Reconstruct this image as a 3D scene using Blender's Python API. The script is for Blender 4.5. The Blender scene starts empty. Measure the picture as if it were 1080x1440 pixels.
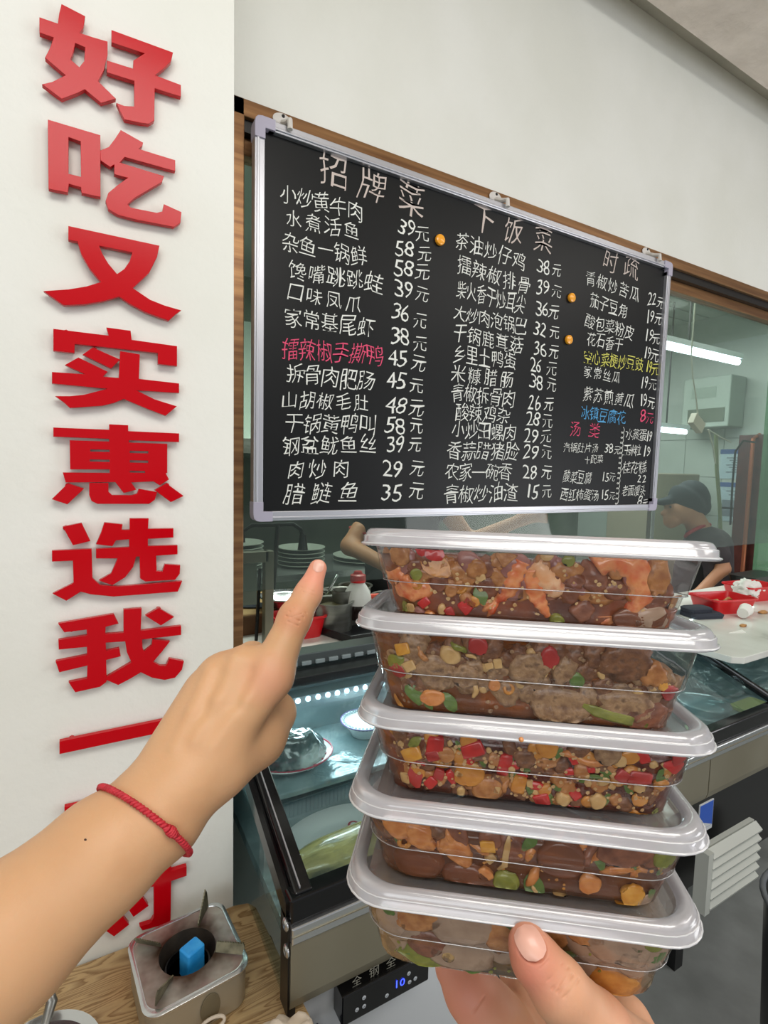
import bpy, bmesh, math, random
import numpy as np
from mathutils import Vector, Matrix, noise

# ---------------------------------------------------------------- camera
F = 739.66; PITCH = 0.0814607; ROLL = 0.0245205; YAW = 0.5187554
CAMZ = 1.5
scn = bpy.context.scene
COL = scn.collection
cy, sy, cp, sp = math.cos(YAW), math.sin(YAW), math.cos(PITCH), math.sin(PITCH)
FW = np.array([sy*cp, cy*cp, -sp]); R0 = np.array([cy, -sy, 0.0]); U0 = np.cross(R0, FW)
RT = math.cos(ROLL)*R0 + math.sin(ROLL)*U0
UP = -math.sin(ROLL)*R0 + math.cos(ROLL)*U0
CP = np.array([0, 0, CAMZ])
cam = bpy.data.cameras.new('camera'); camo = bpy.data.objects.new('camera', cam); COL.objects.link(camo)
cam.sensor_fit = 'VERTICAL'; cam.sensor_height = 36; cam.sensor_width = 27; cam.lens = 36*F/1440
cam.clip_start = 0.02; cam.clip_end = 100
camo.matrix_world = Matrix(((RT[0], UP[0], -FW[0], 0), (RT[1], UP[1], -FW[1], 0), (RT[2], UP[2], -FW[2], CAMZ), (0, 0, 0, 1)))
scn.camera = camo
scn.view_settings.view_transform = 'Standard'; scn.view_settings.look = 'None'
scn.view_settings.gamma = 1; scn.view_settings.use_curve_mapping = False
scn.view_settings.exposure = -0.13
scn.cycles.max_bounces = 10; scn.cycles.transparent_max_bounces = 24; scn.cycles.use_denoising = True
scn.cycles.sample_clamp_indirect = 4.0

# ---------------------------------------------------------------- world and lights
w = bpy.data.worlds.new('world'); scn.world = w; w.use_nodes = True
w.node_tree.nodes['Background'].inputs[0].default_value = (0.93, 0.95, 1.0, 1)
w.node_tree.nodes['Background'].inputs[1].default_value = 0.46

def area(name, loc, target, sx, sy_, power, col=(1, 1, 1)):
    l = bpy.data.lights.new(name, 'AREA'); l.shape = 'RECTANGLE'; l.size = sx; l.size_y = sy_; l.energy = power; l.color = col
    o = bpy.data.objects.new(name, l); COL.objects.link(o); o.location = loc
    d = Vector(target) - Vector(loc); o.rotation_euler = d.to_track_quat('-Z', 'Y').to_euler()
    return o
area('ceiling_light_front', (0.2, -0.7, 2.75), (0.4, 0.2, 1.0), 1.5, 0.7, 26, (1, 0.97, 0.92))
area('upward_fill_right', (3.4, -1.6, 1.3), (2.4, 0.5, 3.2), 1.4, 1.2, 26, (0.98, 0.98, 1.0))  # fill light added low at the right, aimed up at the ceiling
area('ceiling_light_right', (2.4, -0.5, 2.80), (2.2, 0.0, 1.0), 1.5, 0.4, 12, (1, 0.97, 0.93))
area('shop_front_daylight', (-1.4, -1.9, 1.9), (1.6, 1.0, 3.2), 1.8, 1.4, 24, (0.96, 0.98, 1.0))

# ---------------------------------------------------------------- projection helpers (pixel of the photo to a point on a real plane)
def ray(x, y): return RT*((x-540)/F) + UP*(-(y-720)/F) + FW
def PY(x, y, Y): d = ray(x, y); return CP + d*(Y/d[1])
def PZ(x, y, Z): d = ray(x, y); return CP + d*((Z-CAMZ)/d[2])
def PX(x, y, X): d = ray(x, y); return CP + d*(X/d[0])
def PD(x, y, D): return CP + ray(x, y)*D
def PP(x, y, p0, n): d = ray(x, y); return CP + d*(np.dot(np.asarray(p0)-CP, n)/np.dot(d, n))
def CAMP(x, y, D): return np.array([(x-540)/F*D, -(y-720)/F*D, D])

# ---------------------------------------------------------------- materials
def lin(c):
    c = c/255.0
    return c/12.92 if c <= 0.04045 else ((c+0.055)/1.055)**2.4
def L3(c): return (lin(c[0]), lin(c[1]), lin(c[2]), 1)
def nd(nt, t, **kw):
    n = nt.nodes.new(t)
    for k, v in kw.items(): setattr(n, k, v)
    return n
def mat(name, col, rough=0.5, metal=0.0, col2=None, nscale=20, bump=0.0, bscale=60, sss=0.0, coat=0.0, spec=0.5, stops=None, detail=4, stretch=None, emit=None, estr=1.0, alpha=None, bdist=0.002):
    m = bpy.data.materials.new(name); m.use_nodes = True; nt = m.node_tree
    b = nt.nodes['Principled BSDF']
    b.inputs['Base Color'].default_value = L3(col); b.inputs['Roughness'].default_value = rough
    b.inputs['Metallic'].default_value = metal; b.inputs['Specular IOR Level'].default_value = spec
    b.inputs['Coat Weight'].default_value = coat
    if coat: b.inputs['Coat Roughness'].default_value = 0.08
    if sss:
        b.inputs['Subsurface Weight'].default_value = sss
        b.inputs['Subsurface Radius'].default_value = (1, 0.35, 0.2); b.inputs['Subsurface Scale'].default_value = 0.004
    if emit: b.inputs['Emission Color'].default_value = L3(emit); b.inputs['Emission Strength'].default_value = estr
    if alpha is not None: b.inputs['Alpha'].default_value = alpha
    tc = nd(nt, 'ShaderNodeTexCoord'); mp = nd(nt, 'ShaderNodeMapping')
    nt.links.new(tc.outputs['Object'], mp.inputs[0])
    if stretch: mp.inputs['Scale'].default_value = stretch
    if col2 or stops:
        nz = nd(nt, 'ShaderNodeTexNoise'); nz.inputs['Scale'].default_value = nscale; nz.inputs['Detail'].default_value = detail
        nt.links.new(mp.outputs[0], nz.inputs[0])
        cr = nd(nt, 'ShaderNodeValToRGB')
        st = stops or [(0.35, col), (0.65, col2)]
        while len(cr.color_ramp.elements) < len(st): cr.color_ramp.elements.new(0.5)
        for e, (p, c) in zip(cr.color_ramp.elements, st): e.position = p; e.color = L3(c)
        nt.links.new(nz.outputs[0], cr.inputs[0]); nt.links.new(cr.outputs[0], b.inputs['Base Color'])
    if bump:
        n2 = nd(nt, 'ShaderNodeTexNoise'); n2.inputs['Scale'].default_value = bscale; n2.inputs['Detail'].default_value = 5
        nt.links.new(mp.outputs[0], n2.inputs[0])
        bp = nd(nt, 'ShaderNodeBump'); bp.inputs['Strength'].default_value = bump; bp.inputs['Distance'].default_value = bdist
        nt.links.new(n2.outputs[0], bp.inputs['Height']); nt.links.new(bp.outputs[0], b.inputs['Normal'])
    return m
def clear(name, tint=(255, 255, 255), gloss=0.12, haze=0.0, hazecol=(230, 232, 235), rough=0.03, bump=0.0, bscale=30):
    """thin clear sheet: mostly transparent, a Fresnel gloss and a little white haze"""
    m = bpy.data.materials.new(name); m.use_nodes = True; nt = m.node_tree; nt.nodes.clear()
    out = nd(nt, 'ShaderNodeOutputMaterial'); t = nd(nt, 'ShaderNodeBsdfTransparent'); t.inputs[0].default_value = L3(tint)
    g = nd(nt, 'ShaderNodeBsdfGlossy'); g.inputs['Roughness'].default_value = rough; g.inputs[0].default_value = (1, 1, 1, 1)
    d = nd(nt, 'ShaderNodeBsdfDiffuse'); d.inputs[0].default_value = L3(hazecol)
    tr = nd(nt, 'ShaderNodeBsdfTranslucent'); tr.inputs[0].default_value = L3(hazecol)
    md = nd(nt, 'ShaderNodeMixShader'); md.inputs[0].default_value = 0.4
    nt.links.new(d.outputs[0], md.inputs[1]); nt.links.new(tr.outputs[0], md.inputs[2])
    m1 = nd(nt, 'ShaderNodeMixShader'); m1.inputs[0].default_value = haze
    nt.links.new(t.outputs[0], m1.inputs[1]); nt.links.new(md.outputs[0], m1.inputs[2])
    lw = nd(nt, 'ShaderNodeLayerWeight'); lw.inputs[0].default_value = 0.25
    mr = nd(nt, 'ShaderNodeMapRange'); mr.inputs[3].default_value = gloss*0.4; mr.inputs[4].default_value = min(1, gloss*5)
    nt.links.new(lw.outputs['Fresnel'], mr.inputs[0])
    m2 = nd(nt, 'ShaderNodeMixShader'); nt.links.new(mr.outputs[0], m2.inputs[0])
    nt.links.new(m1.outputs[0], m2.inputs[1]); nt.links.new(g.outputs[0], m2.inputs[2])
    if bump:
        tc = nd(nt, 'ShaderNodeTexCoord'); n2 = nd(nt, 'ShaderNodeTexNoise'); n2.inputs['Scale'].default_value = bscale
        nt.links.new(tc.outputs['Object'], n2.inputs[0])
        bp = nd(nt, 'ShaderNodeBump'); bp.inputs['Strength'].default_value = bump; bp.inputs['Distance'].default_value = 0.002
        nt.links.new(n2.outputs[0], bp.inputs['Height'])
        for n in (g, d): nt.links.new(bp.outputs[0], n.inputs['Normal'])
    nt.links.new(m2.outputs[0], out.inputs[0])
    return m
M = {}
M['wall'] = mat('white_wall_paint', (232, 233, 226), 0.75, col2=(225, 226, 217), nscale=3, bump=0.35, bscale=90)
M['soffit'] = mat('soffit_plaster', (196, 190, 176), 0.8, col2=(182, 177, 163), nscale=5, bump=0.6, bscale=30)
M['ceil'] = mat('ceiling_plaster', (226, 214, 202), 0.85, col2=(212, 200, 188), nscale=9, bump=1.0, bscale=14, bdist=0.01)
M['floor'] = mat('stone_floor', (150, 154, 152), 0.55, col2=(130, 134, 131), nscale=7, bump=0.1)
M['bronze'] = mat('bronze_window_metal', (158, 118, 78), 0.34, 0.6, col2=(122, 86, 56), nscale=9, stretch=(0.3, 8, 8))
M['black'] = mat('black_plastic', (14, 14, 15), 0.35)
M['blackgloss'] = mat('black_gloss', (10, 10, 12), 0.12)
M['board'] = mat('chalkboard', (13, 16, 17), 0.4, col2=(10, 12, 13), nscale=4, spec=0.28)
M['alu'] = mat('aluminium', (196, 197, 203), 0.35, 0.8, bump=0.05)
M['corner'] = mat('lilac_grey_plastic', (176, 172, 190), 0.4)
M['red'] = mat('red_acrylic', (190, 0, 16), 0.2, spec=0.24, bump=0.03, bscale=200)
M['chalk'] = mat('chalk_white', (232, 234, 228), 0.9, emit=(232, 234, 228), estr=0.0)
M['chalkpink'] = mat('chalk_pink', (226, 84, 120), 0.9)
M['chalkyellow'] = mat('chalk_yellow', (222, 220, 110), 0.9)
M['chalkblue'] = mat('chalk_blue', (90, 165, 215), 0.9)
M['chalktan'] = mat('chalk_tan', (205, 192, 184), 0.9)
M['orange'] = mat('orange_magnet', (248, 168, 40), 0.25, coat=0.4)
M['steel'] = mat('brushed_steel', (150, 150, 144), 0.34, 0.85, col2=(132, 131, 124), nscale=6, stretch=(1, 1, 12))
M['steeldark'] = mat('dark_steel', (150, 145, 126), 0.4, 0.55, col2=(134, 128, 108), nscale=3)
M['steelbright'] = mat('bright_steel', (205, 208, 208), 0.22, 0.9)
M['greysteel'] = mat('grey_case_trim', (92, 100, 100), 0.3, 0.6)
M['glass'] = clear('window_glass', (226, 230, 226), 0.035, haze=0.03, hazecol=(190, 215, 205))
M['caseglass'] = clear('case_glass', (232, 240, 240), 0.05, haze=0.02, hazecol=(190, 225, 230))
M['marble'] = mat('white_marble', (214, 214, 206), 0.22, stops=[(0.30, (150, 146, 138)), (0.42, (205, 204, 196)), (0.6, (220, 221, 214))], nscale=4, detail=9)
M['wood'] = None
M['whitepanel'] = mat('white_panel', (196, 200, 202), 0.4)
M['led'] = mat('led_light', (210, 240, 255), 0.5, emit=(200, 238, 255), estr=9.0)
M['tube'] = mat('tube_light', (240, 250, 255), 0.5, emit=(225, 242, 255), estr=14.0)
# ---------------------------------------------------------------- mesh builder
class B:
    def __init__(s): s.v = []; s.f = []
    def add(s, vs, fs):
        n = len(s.v); s.v.extend([tuple(map(float, p)) for p in vs]); s.f.extend([tuple(i+n for i in f) for f in fs]); return s
    def box(s, a, b):
        x0, y0, z0 = a; x1, y1, z1 = b
        return s.add([(x0,y0,z0),(x1,y0,z0),(x1,y1,z0),(x0,y1,z0),(x0,y0,z1),(x1,y0,z1),(x1,y1,z1),(x0,y1,z1)],
                     [(0,3,2,1),(4,5,6,7),(0,1,5,4),(1,2,6,5),(2,3,7,6),(3,0,4,7)])
    def prism(s, pts, off):
        pts = [np.asarray(p, float) for p in pts]; off = np.asarray(off, float); n = len(pts)
        return s.add(pts + [p+off for p in pts], [tuple(range(n)), tuple(range(2*n-1, n-1, -1))] + [(i, i+n, (i+1) % n+n, (i+1) % n) for i in range(n)])
    def tube(s, path, r, n=10, closed=False):
        path = [np.asarray(p, float) for p in path]; m = len(path)
        rs = r if hasattr(r, '__len__') else [r]*m
        rings = []; ref = None
        for i in range(m):
            if closed: t = path[(i+1) % m]-path[i-1]
            else: t = path[min(i+1, m-1)]-path[max(i-1, 0)]
            t = t/(np.linalg.norm(t)+1e-12)
            if ref is None:
                ref = np.cross(t, [0, 0, 1.0])
                if np.linalg.norm(ref) < 0.05: ref = np.cross(t, [1.0, 0, 0])
            ref = ref-t*np.dot(ref, t); ref /= np.linalg.norm(ref)+1e-12
            q = np.cross(t, ref)
            rings.append([path[i]+rs[i]*(math.cos(a)*ref+math.sin(a)*q) for a in [2*math.pi*k/n for k in range(n)]])
        vs = [p for rg in rings for p in rg]; fs = []
        for i in range(m if closed else m-1):
            j = (i+1) % m
            for k in range(n): fs.append((i*n+k, i*n+(k+1) % n, j*n+(k+1) % n, j*n+k))
        if not closed: fs += [tuple(range(n-1, -1, -1)), tuple((m-1)*n+k for k in range(n))]
        return s.add(vs, fs)
    def lathe(s, prof, c, n=32, ax=(0, 0, 1), cap0=True, cap1=True, sx=1.0, sy=1.0, rot=0.0):
        ax = np.asarray(ax, float); ax /= np.linalg.norm(ax); c = np.asarray(c, float)
        e1 = np.cross(ax, [0, 1.0, 0]);
        if np.linalg.norm(e1) < 0.1: e1 = np.cross(ax, [1.0, 0, 0])
        e1 /= np.linalg.norm(e1); e2 = np.cross(ax, e1)
        e1, e2 = math.cos(rot)*e1+math.sin(rot)*e2, -math.sin(rot)*e1+math.cos(rot)*e2
        vs = [c+ax*z+r*(sx*math.cos(2*math.pi*k/n)*e1+sy*math.sin(2*math.pi*k/n)*e2) for r, z in prof for k in range(n)]
        fs = [(i*n+k, i*n+(k+1) % n, (i+1)*n+(k+1) % n, (i+1)*n+k) for i in range(len(prof)-1) for k in range(n)]
        if cap0: fs.append(tuple(range(n-1, -1, -1)))
        if cap1: fs.append(tuple((len(prof)-1)*n+k for k in range(n)))
        return s.add(vs, fs)
ICO = {}
def ico(sub):
    if sub not in ICO:
        bm = bmesh.new(); bmesh.ops.create_icosphere(bm, subdivisions=sub, radius=1)
        ICO[sub] = (np.array([v.co[:] for v in bm.verts]), [tuple(v.index for v in f.verts) for f in bm.faces]); bm.free()
    return ICO[sub]
def rnoise(p, sc, seed):
    return noise.noise(Vector((p[0]*sc+seed*7.3, p[1]*sc-seed*3.1, p[2]*sc+seed*1.7)))
def tag(o, label=None, cat=None, group=None, kind=None):
    if label: o['label'] = label
    if cat: o['category'] = cat
    if group: o['group'] = group
    if kind: o['kind'] = kind
    return o
def mk(name, b, m, parent=None, smooth=False, bevel=0.0, origin=None, fix=True):
    me = bpy.data.meshes.new(name)
    v = np.array(b.v, float)
    if parent is not None: org = np.array(parent['_org']) if '_org' in parent else np.array(ORG[parent.name])
    elif origin is not None: org = np.asarray(origin, float)
    else:
        org = (v.min(0)+v.max(0))/2; org[2] = v[:, 2].min()
    me.from_pydata([tuple(p) for p in v-org], [], b.f); me.update()
    if fix:
        bm = bmesh.new(); bm.from_mesh(me); bmesh.ops.recalc_face_normals(bm, faces=bm.faces); bm.to_mesh(me); bm.free()
    me.materials.append(m)
    o = bpy.data.objects.new(name, me); COL.objects.link(o)
    ORG[o.name] = org
    if parent is not None: o.parent = parent
    else: o.location = org
    if smooth:
        me.shade_smooth() if hasattr(me, 'shade_smooth') else None
        if smooth != 'all':
            md = None
            try: me.set_sharp_from_angle(angle=math.radians(38))
            except Exception: pass
    if bevel:
        md = o.modifiers.new('bevel', 'BEVEL'); md.width = bevel; md.segments = 2; md.limit_method = 'ANGLE'
    return o
ORG = {}
def thing(name, label, cat, loc, group=None):
    o = bpy.data.objects.new(name, None); COL.objects.link(o); o.empty_display_size = 0.02
    o.location = tuple(loc); ORG[o.name] = np.asarray(loc, float)
    return tag(o, label, cat, group)
def struct(name, b, m, parent=None, **k):
    o = mk(name, b, m, parent, **k)
    if parent is None: o['kind'] = 'structure'
    return o
def one(name, b, m, label, cat, group=None, **k): return tag(mk(name, b, m, **k), label, cat, group)

# wood laminate (grain runs along local x)
def wood_mat():
    m = bpy.data.materials.new('oak_laminate'); m.use_nodes = True; nt = m.node_tree; b = nt.nodes['Principled BSDF']; b.inputs['Roughness'].default_value = 0.42
    tc = nd(nt, 'ShaderNodeTexCoord'); mp = nd(nt, 'ShaderNodeMapping'); mp.inputs['Scale'].default_value = (1.4, 9, 9); mp.inputs['Rotation'].default_value = (0, 0, 0.1)
    nt.links.new(tc.outputs['Object'], mp.inputs[0])
    n1 = nd(nt, 'ShaderNodeTexNoise'); n1.inputs['Scale'].default_value = 1.6; n1.inputs['Detail'].default_value = 3; n1.inputs['Distortion'].default_value = 0.6
    nt.links.new(mp.outputs[0], n1.inputs[0])
    ml = nd(nt, 'ShaderNodeMath', operation='MULTIPLY'); ml.inputs[1].default_value = 26; nt.links.new(n1.outputs[0], ml.inputs[0])
    fr = nd(nt, 'ShaderNodeMath', operation='FRACT'); nt.links.new(ml.outputs[0], fr.inputs[0])
    n2 = nd(nt, 'ShaderNodeTexNoise'); n2.inputs['Scale'].default_value = 40; n2.inputs['Detail'].default_value = 6; nt.links.new(mp.outputs[0], n2.inputs[0])
    ad = nd(nt, 'ShaderNodeMath', operation='MULTIPLY_ADD'); ad.inputs[1].default_value = 0.5; nt.links.new(n2.outputs[0], ad.inputs[0]); nt.links.new(fr.outputs[0], ad.inputs[2])
    cr = nd(nt, 'ShaderNodeValToRGB'); el = cr.color_ramp.elements; el[0].position = 0.2; el[0].color = L3((196, 168, 122)); el[1].position = 0.95; el[1].color = L3((186, 156, 110))
    e = el.new(1.0); e.color = L3((190, 160, 114)); e = el.new(1.18 if False else 0.86); e.color = L3((140, 108, 68))
    nt.links.new(ad.outputs[0], cr.inputs[0]); nt.links.new(cr.outputs[0], b.inputs['Base Color'])
    return m
M['wood'] = wood_mat()

# ---------------------------------------------------------------- signed distance bodies
import openvdb
def sdf_mesh(prims, h, k=0.006, crease=(), pad=0.012, carve=()):
    P = [(np.asarray(p[0], float), np.asarray(p[1], float), p[2], p[3], p[4] if len(p) > 4 else 1.0, p[5] if len(p) > 5 else k) for p in prims]
    lo = np.min([np.minimum(a, b)-max(ra, rb) for a, b, ra, rb, zs, kk in P], 0)-pad
    hi = np.max([np.maximum(a, b)+max(ra, rb) for a, b, ra, rb, zs, kk in P], 0)+pad
    n = np.ceil((hi-lo)/h).astype(int)+1
    X = lo[0]+h*np.arange(n[0])[:, None, None]; Y = lo[1]+h*np.arange(n[1])[None, :, None]; Z = lo[2]+h*np.arange(n[2])[None, None, :]
    def cone(a, b, ra, rb, zs):
        d = b-a; dz = d[2]*zs; L = d[0]**2+d[1]**2+dz**2+1e-12
        px, py, pz = X-a[0], Y-a[1], (Z-a[2])*zs
        t = np.clip((px*d[0]+py*d[1]+pz*dz)/L, 0, 1)
        return np.sqrt((px-t*d[0])**2+(py-t*d[1])**2+(pz-t*dz)**2)-(ra+(rb-ra)*t)
    D = None
    for a, b, ra, rb, zs, kk in P:
        c = cone(a, b, ra, rb, zs).astype(np.float32)
        if D is None: D = c
        else:
            hh = np.clip(0.5+0.5*(c-D)/kk, 0, 1); D = c*(1-hh)+D*hh-kk*hh*(1-hh)
    for a, b, wd, amp in crease:
        a = np.asarray(a, float); b = np.asarray(b, float)
        q = cone(a, b, 0, 0, 1.0); D = D+amp*np.exp(-(q/wd)**2)
    g = openvdb.FloatGrid(1.0); g.copyFromArray(D.astype(np.float32)); g.background = 1.0
    pts, tris, quads = g.convertToPolygons(isovalue=0.0, adaptivity=0.0)
    pts = pts*h+lo
    return pts, [tuple(int(i) for i in q) for q in tris]+[tuple(int(i) for i in q) for q in quads]
def cam2world(p): p = np.asarray(p); return CP+p[..., 0:1]*RT+p[..., 1:2]*UP+p[..., 2:3]*FW
def body(name, prims, h, m, parent=None, world=False, fine=(), **kw):
    """prims in camera metres (x right, y up, z depth) or world metres"""
    pts, fs = sdf_mesh(prims, h, **kw)
    b = B(); b.v = [tuple(p) for p in (pts if world else cam2world(pts))]; b.f = fs
    o = mk(name, b, m, parent, smooth='all')
    if fine:
        me = o.data; bm = bmesh.new(); bm.from_mesh(me); org = ORG[o.name]
        fw_s = [(cam2world(np.asarray(a, float))-org, cam2world(np.asarray(c, float))-org, w__, am) for a, c, w__, am in fine]
        def dist(P, a, c):
            v = c-a; t = np.clip(((P-a)@v)/(v@v+1e-12), 0, 1); return np.linalg.norm(P-a-t[:, None]*v, axis=1)
        for _ in range(2):
            bm.verts.ensure_lookup_table(); P = np.array([v.co[:] for v in bm.verts]); near = np.zeros(len(P), bool)
            for a, c, w__, am in fw_s: near |= dist(P, a, c) < w__*3.2
            es = [e for e in bm.edges if near[e.verts[0].index] and near[e.verts[1].index]]
            bmesh.ops.subdivide_edges(bm, edges=es, cuts=1, use_grid_fill=True, smooth=0.0)
        bm.normal_update(); bm.verts.ensure_lookup_table(); P = np.array([v.co[:] for v in bm.verts]); D_ = np.zeros(len(P))
        for a, c, w__, am in fw_s: D_ += am*np.exp(-(dist(P, a, c)/w__)**2)
        for i in np.nonzero(D_ > 1e-6)[0]: v = bm.verts[int(i)]; v.co = v.co-v.normal*float(D_[i])
        bm.to_mesh(me); bm.free(); me.shade_smooth()
    return o

# ================================================================ STRUCTURE
YW = 1.23       # plane of the wall over the kitchen window
YP = 0.90       # face of the pillar that carries the red characters
ZT = float(PY(332, 139, YW)[2]); ZC = 1.5+1.257*YW
XP = float(PY(328.5, 600, YP)[0])
struct('floor', B().box((-2.5, -2.5, -0.05), (7, 6, 0)), M['floor'])
struct('wall_left', B().box((-2.2, YP, 0), (XP, 1.36, ZC+0.3)), M['wall'])
struct('wall_front', B().box((XP-0.02, YW, ZT), (6.0, YW+0.09, ZC+0.3)), M['wall'])
struct('wall_counter', B().box((XP-0.02, YW, 0), (6.0, YW+0.05, 0.93)), M['wall'])
xs0 = PY(968, 0, 1.0)  # the step of the ceiling runs parallel to the wall
dz = (ZC-1.5); yb = dz/xs0[2] if False else float(PZ(1000, 20, ZC)[1])
struct('ceiling', B().box((-2.5, -2.5, ZC-0.10), (6, yb, ZC+0.06)), M['ceil'])
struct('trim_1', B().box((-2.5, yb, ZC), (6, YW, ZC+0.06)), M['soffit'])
# kitchen shell
KX, KY, KZ = 4.3, 3.6, 2.75
M['tile'] = mat('kitchen_tile', (196, 202, 196), 0.3, col2=(180, 188, 182), nscale=2)
M['kceil'] = mat('kitchen_ceiling', (182, 190, 184), 0.5)
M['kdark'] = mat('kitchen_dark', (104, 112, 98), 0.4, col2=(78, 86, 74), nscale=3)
struct('wall_kitchen_right', B().box((KX, YW+0.04, 0), (KX+0.1, KY, KZ)), M['tile'])
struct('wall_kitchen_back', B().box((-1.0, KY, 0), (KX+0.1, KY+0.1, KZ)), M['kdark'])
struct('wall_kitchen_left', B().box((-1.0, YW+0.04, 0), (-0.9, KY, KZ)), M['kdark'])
kc = struct('ceiling_kitchen', B().box((-1.0, YW+0.04, KZ), (KX+0.1, KY, KZ+0.05)), M['kceil'])
y = YW+0.16
while y < KY-0.1:
    mk('ceiling_panel', B().box((1.2, y, KZ-0.012), (KX-0.01, y+0.13, KZ-0.001)), M['kceil'], kc, bevel=0.004); y += 0.15
# wall tiles on the right kitchen wall, one by one where they can be told apart
tile_me = None
kr = bpy.data.objects['wall_kitchen_right']
b = B().box((KX-0.008, 0, 0), (KX-0.0005, 0.296, 0.296))
for i in range(7):
    for j in range(5):
        y0 = 1.36+i*0.30; z0 = 0.60+j*0.30
        if tile_me is None:
            to = mk('wall_tile', B().box((KX-0.008, y0, z0), (KX-0.0005, y0+0.296, z0+0.296)), M['tile'], kr, bevel=0.002); tile_me = to; ty, tz = y0, z0
        else:
            c = tile_me.copy(); COL.objects.link(c); c.parent = kr; c.location = (0, y0-ty, z0-tz)
# ---------------- window 1: bronze frame, pane
win = bpy.data.objects.new('window_1', None); COL.objects.link(win); win.location = (XP, YW, 0.96); ORG['window_1'] = np.array([XP, YW, 0.96]); win['kind'] = 'structure'
XR = 5.2
XF = XP*YW/YP-0.03
ZG = float(PY(340, 832, YW+0.05)[2])
xj = float(PY(341, 600, YW)[0])
mk('window_jamb', B().box((XF-0.02, YW-0.012, 0.99), (xj, YW+0.05, ZT)), M['bronze'], win, bevel=0.002)
mk('window_head', B().box((XF, YW-0.012, ZT-0.036), (XR, YW+0.02, ZT)), M['bronze'], win, bevel=0.002)
mk('window_gasket', B().box((XF, YW+0.0, ZT-0.062), (XR, YW+0.03, ZT-0.036)), M['black'], win)
mk('window_rail', B().box((XF, YW+0.02, ZT-0.10), (XR, YW+0.06, ZT-0.062)), M['bronze'], win, bevel=0.002)
mk('window_pane', B().box((xj, YW+0.046, ZG), (XR, YW+0.052, ZT-0.09)), M['glass'], win)
for xx in (float(PX and PY(929, 700, YW+0.03)[0]),):
    mk('window_mullion', B().box((xx-0.012, YW+0.055, 0.99), (xx+0.012, YW+0.075, ZT-0.09)), M['steelbright'], win, bevel=0.002)

# ================================================================ MENU BOARD
YB = 1.185
TLb, TRb, BLb, BRb = PY(360, 167, YB), PY(941, 373, YB), PY(355, 730, YB), PY(915.5, 718.5, YB)
x0 = (TLb[0]+BLb[0])/2; x1 = (TRb[0]+BRb[0])/2; z1 = (TLb[2]+TRb[2])/2; z0 = (BLb[2]+BRb[2])/2
x0 -= 0.004; x1 += 0.0
brd = thing('menu_board', 'black chalkboard menu in an aluminium frame hanging in front of the kitchen window', 'menu board', (x0, YB, z0))
fw_ = 0.022
mk('writing_panel', B().box((x0+0.01, YB-0.002, z0+0.01), (x1-0.01, YB+0.010, z1-0.01)), M['board'], brd)
for nm, a, c in (('frame_bar', (x0, YB-0.014, z0+.03), (x0+fw_, YB+0.012, z1-.03)), ('frame_bar', (x1-fw_, YB-0.014, z0+.03), (x1, YB+0.012, z1-.03)),
                 ('frame_bar', (x0+.03, YB-0.014, z0), (x1-.03, YB+0.012, z0+fw_)), ('frame_bar', (x0+.03, YB-0.014, z1-fw_), (x1-.03, YB+0.012, z1))):
    b = B().box(a, c)
    if c[0]-a[0] > 0.1: b.box((a[0], YB-0.017, a[2]+0.004), (c[0], YB-0.013, a[2]+0.010))
    else: b.box((a[0]+0.004, YB-0.017, a[2]), (a[0]+0.010, YB-0.013, c[2]))
    mk(nm, b, M['alu'], brd, bevel=0.0015)
for cx, cz, sx, sz in ((x0, z0, 1, 1), (x1, z0, -1, 1), (x0, z1, 1, -1), (x1, z1, -1, -1)):
    out = [(0.0, 0.016), (0.002, 0.007), (0.007, 0.002), (0.016, 0.0), (0.045, 0.0), (0.045, fw_+.001), (fw_+.001, fw_+.001), (fw_+.001, 0.045), (0.0, 0.045)]
    mk('corner_cap', B().prism([(cx+sx*(u-0.001), YB-0.018, cz+sz*(v-0.001)) for u, v in out], (0, 0.032, 0)), M['corner'], brd, bevel=0.001)
# hooks that hold the board
M['hook'] = mat('white_hook', (214, 210, 204), 0.4)
for hx, hy, lab in ((403, 178, 'white metal hook over the left end of the menu board'), (706, 288, 'white metal hook over the middle of the menu board'), (919, 366, 'white metal hook over the right end of the menu board')):
    p = PY(hx, hy, YB); t = thing('wall_hook', lab, 'hook', (p[0], YB, z1), 'hooks holding the menu board')
    mk('hook_plate', B().lathe([(0.014, 0), (0.015, 0.003), (0.011, 0.006)], (p[0], YW-0.013, z1+0.035), 20, (0, -1, 0), sy=1.5), M['hook'], t, smooth=True)
    mk('hook_arm', B().tube([(p[0], YW-0.016, z1+0.03), (p[0], YB+0.0, z1+0.014), (p[0], YB-0.022, z1+0.008), (p[0], YB-0.024, z1-0.012)], [.006, .007, .006, .006], 8), M['hook'], t, smooth=True)
    mk('screw', B().lathe([(0.004, 0), (0.003, 0.002)], (p[0]+.001, YW-0.019, z1+0.043), 12, (0, -1, 0)), M['black'], t)
for mx, my, lab in ((618, 338, 'orange magnet left of the middle dish column'), (803, 419, 'upper of two orange magnets right of the middle prices'), (799, 478, 'lower of two orange magnets right of the middle prices')):
    p = PY(mx, my, YB-0.004)
    one('round_magnet', B().lathe([(0.0135, 0), (0.0145, 0.004), (0.013, 0.008), (0.008, 0.010), (0.0001, 0.0105)], (p[0], YB-0.003, p[2]), 28, (0, -1, 0)), M['orange'], lab, 'magnet', 'orange magnets on the menu board', smooth=True)
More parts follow.
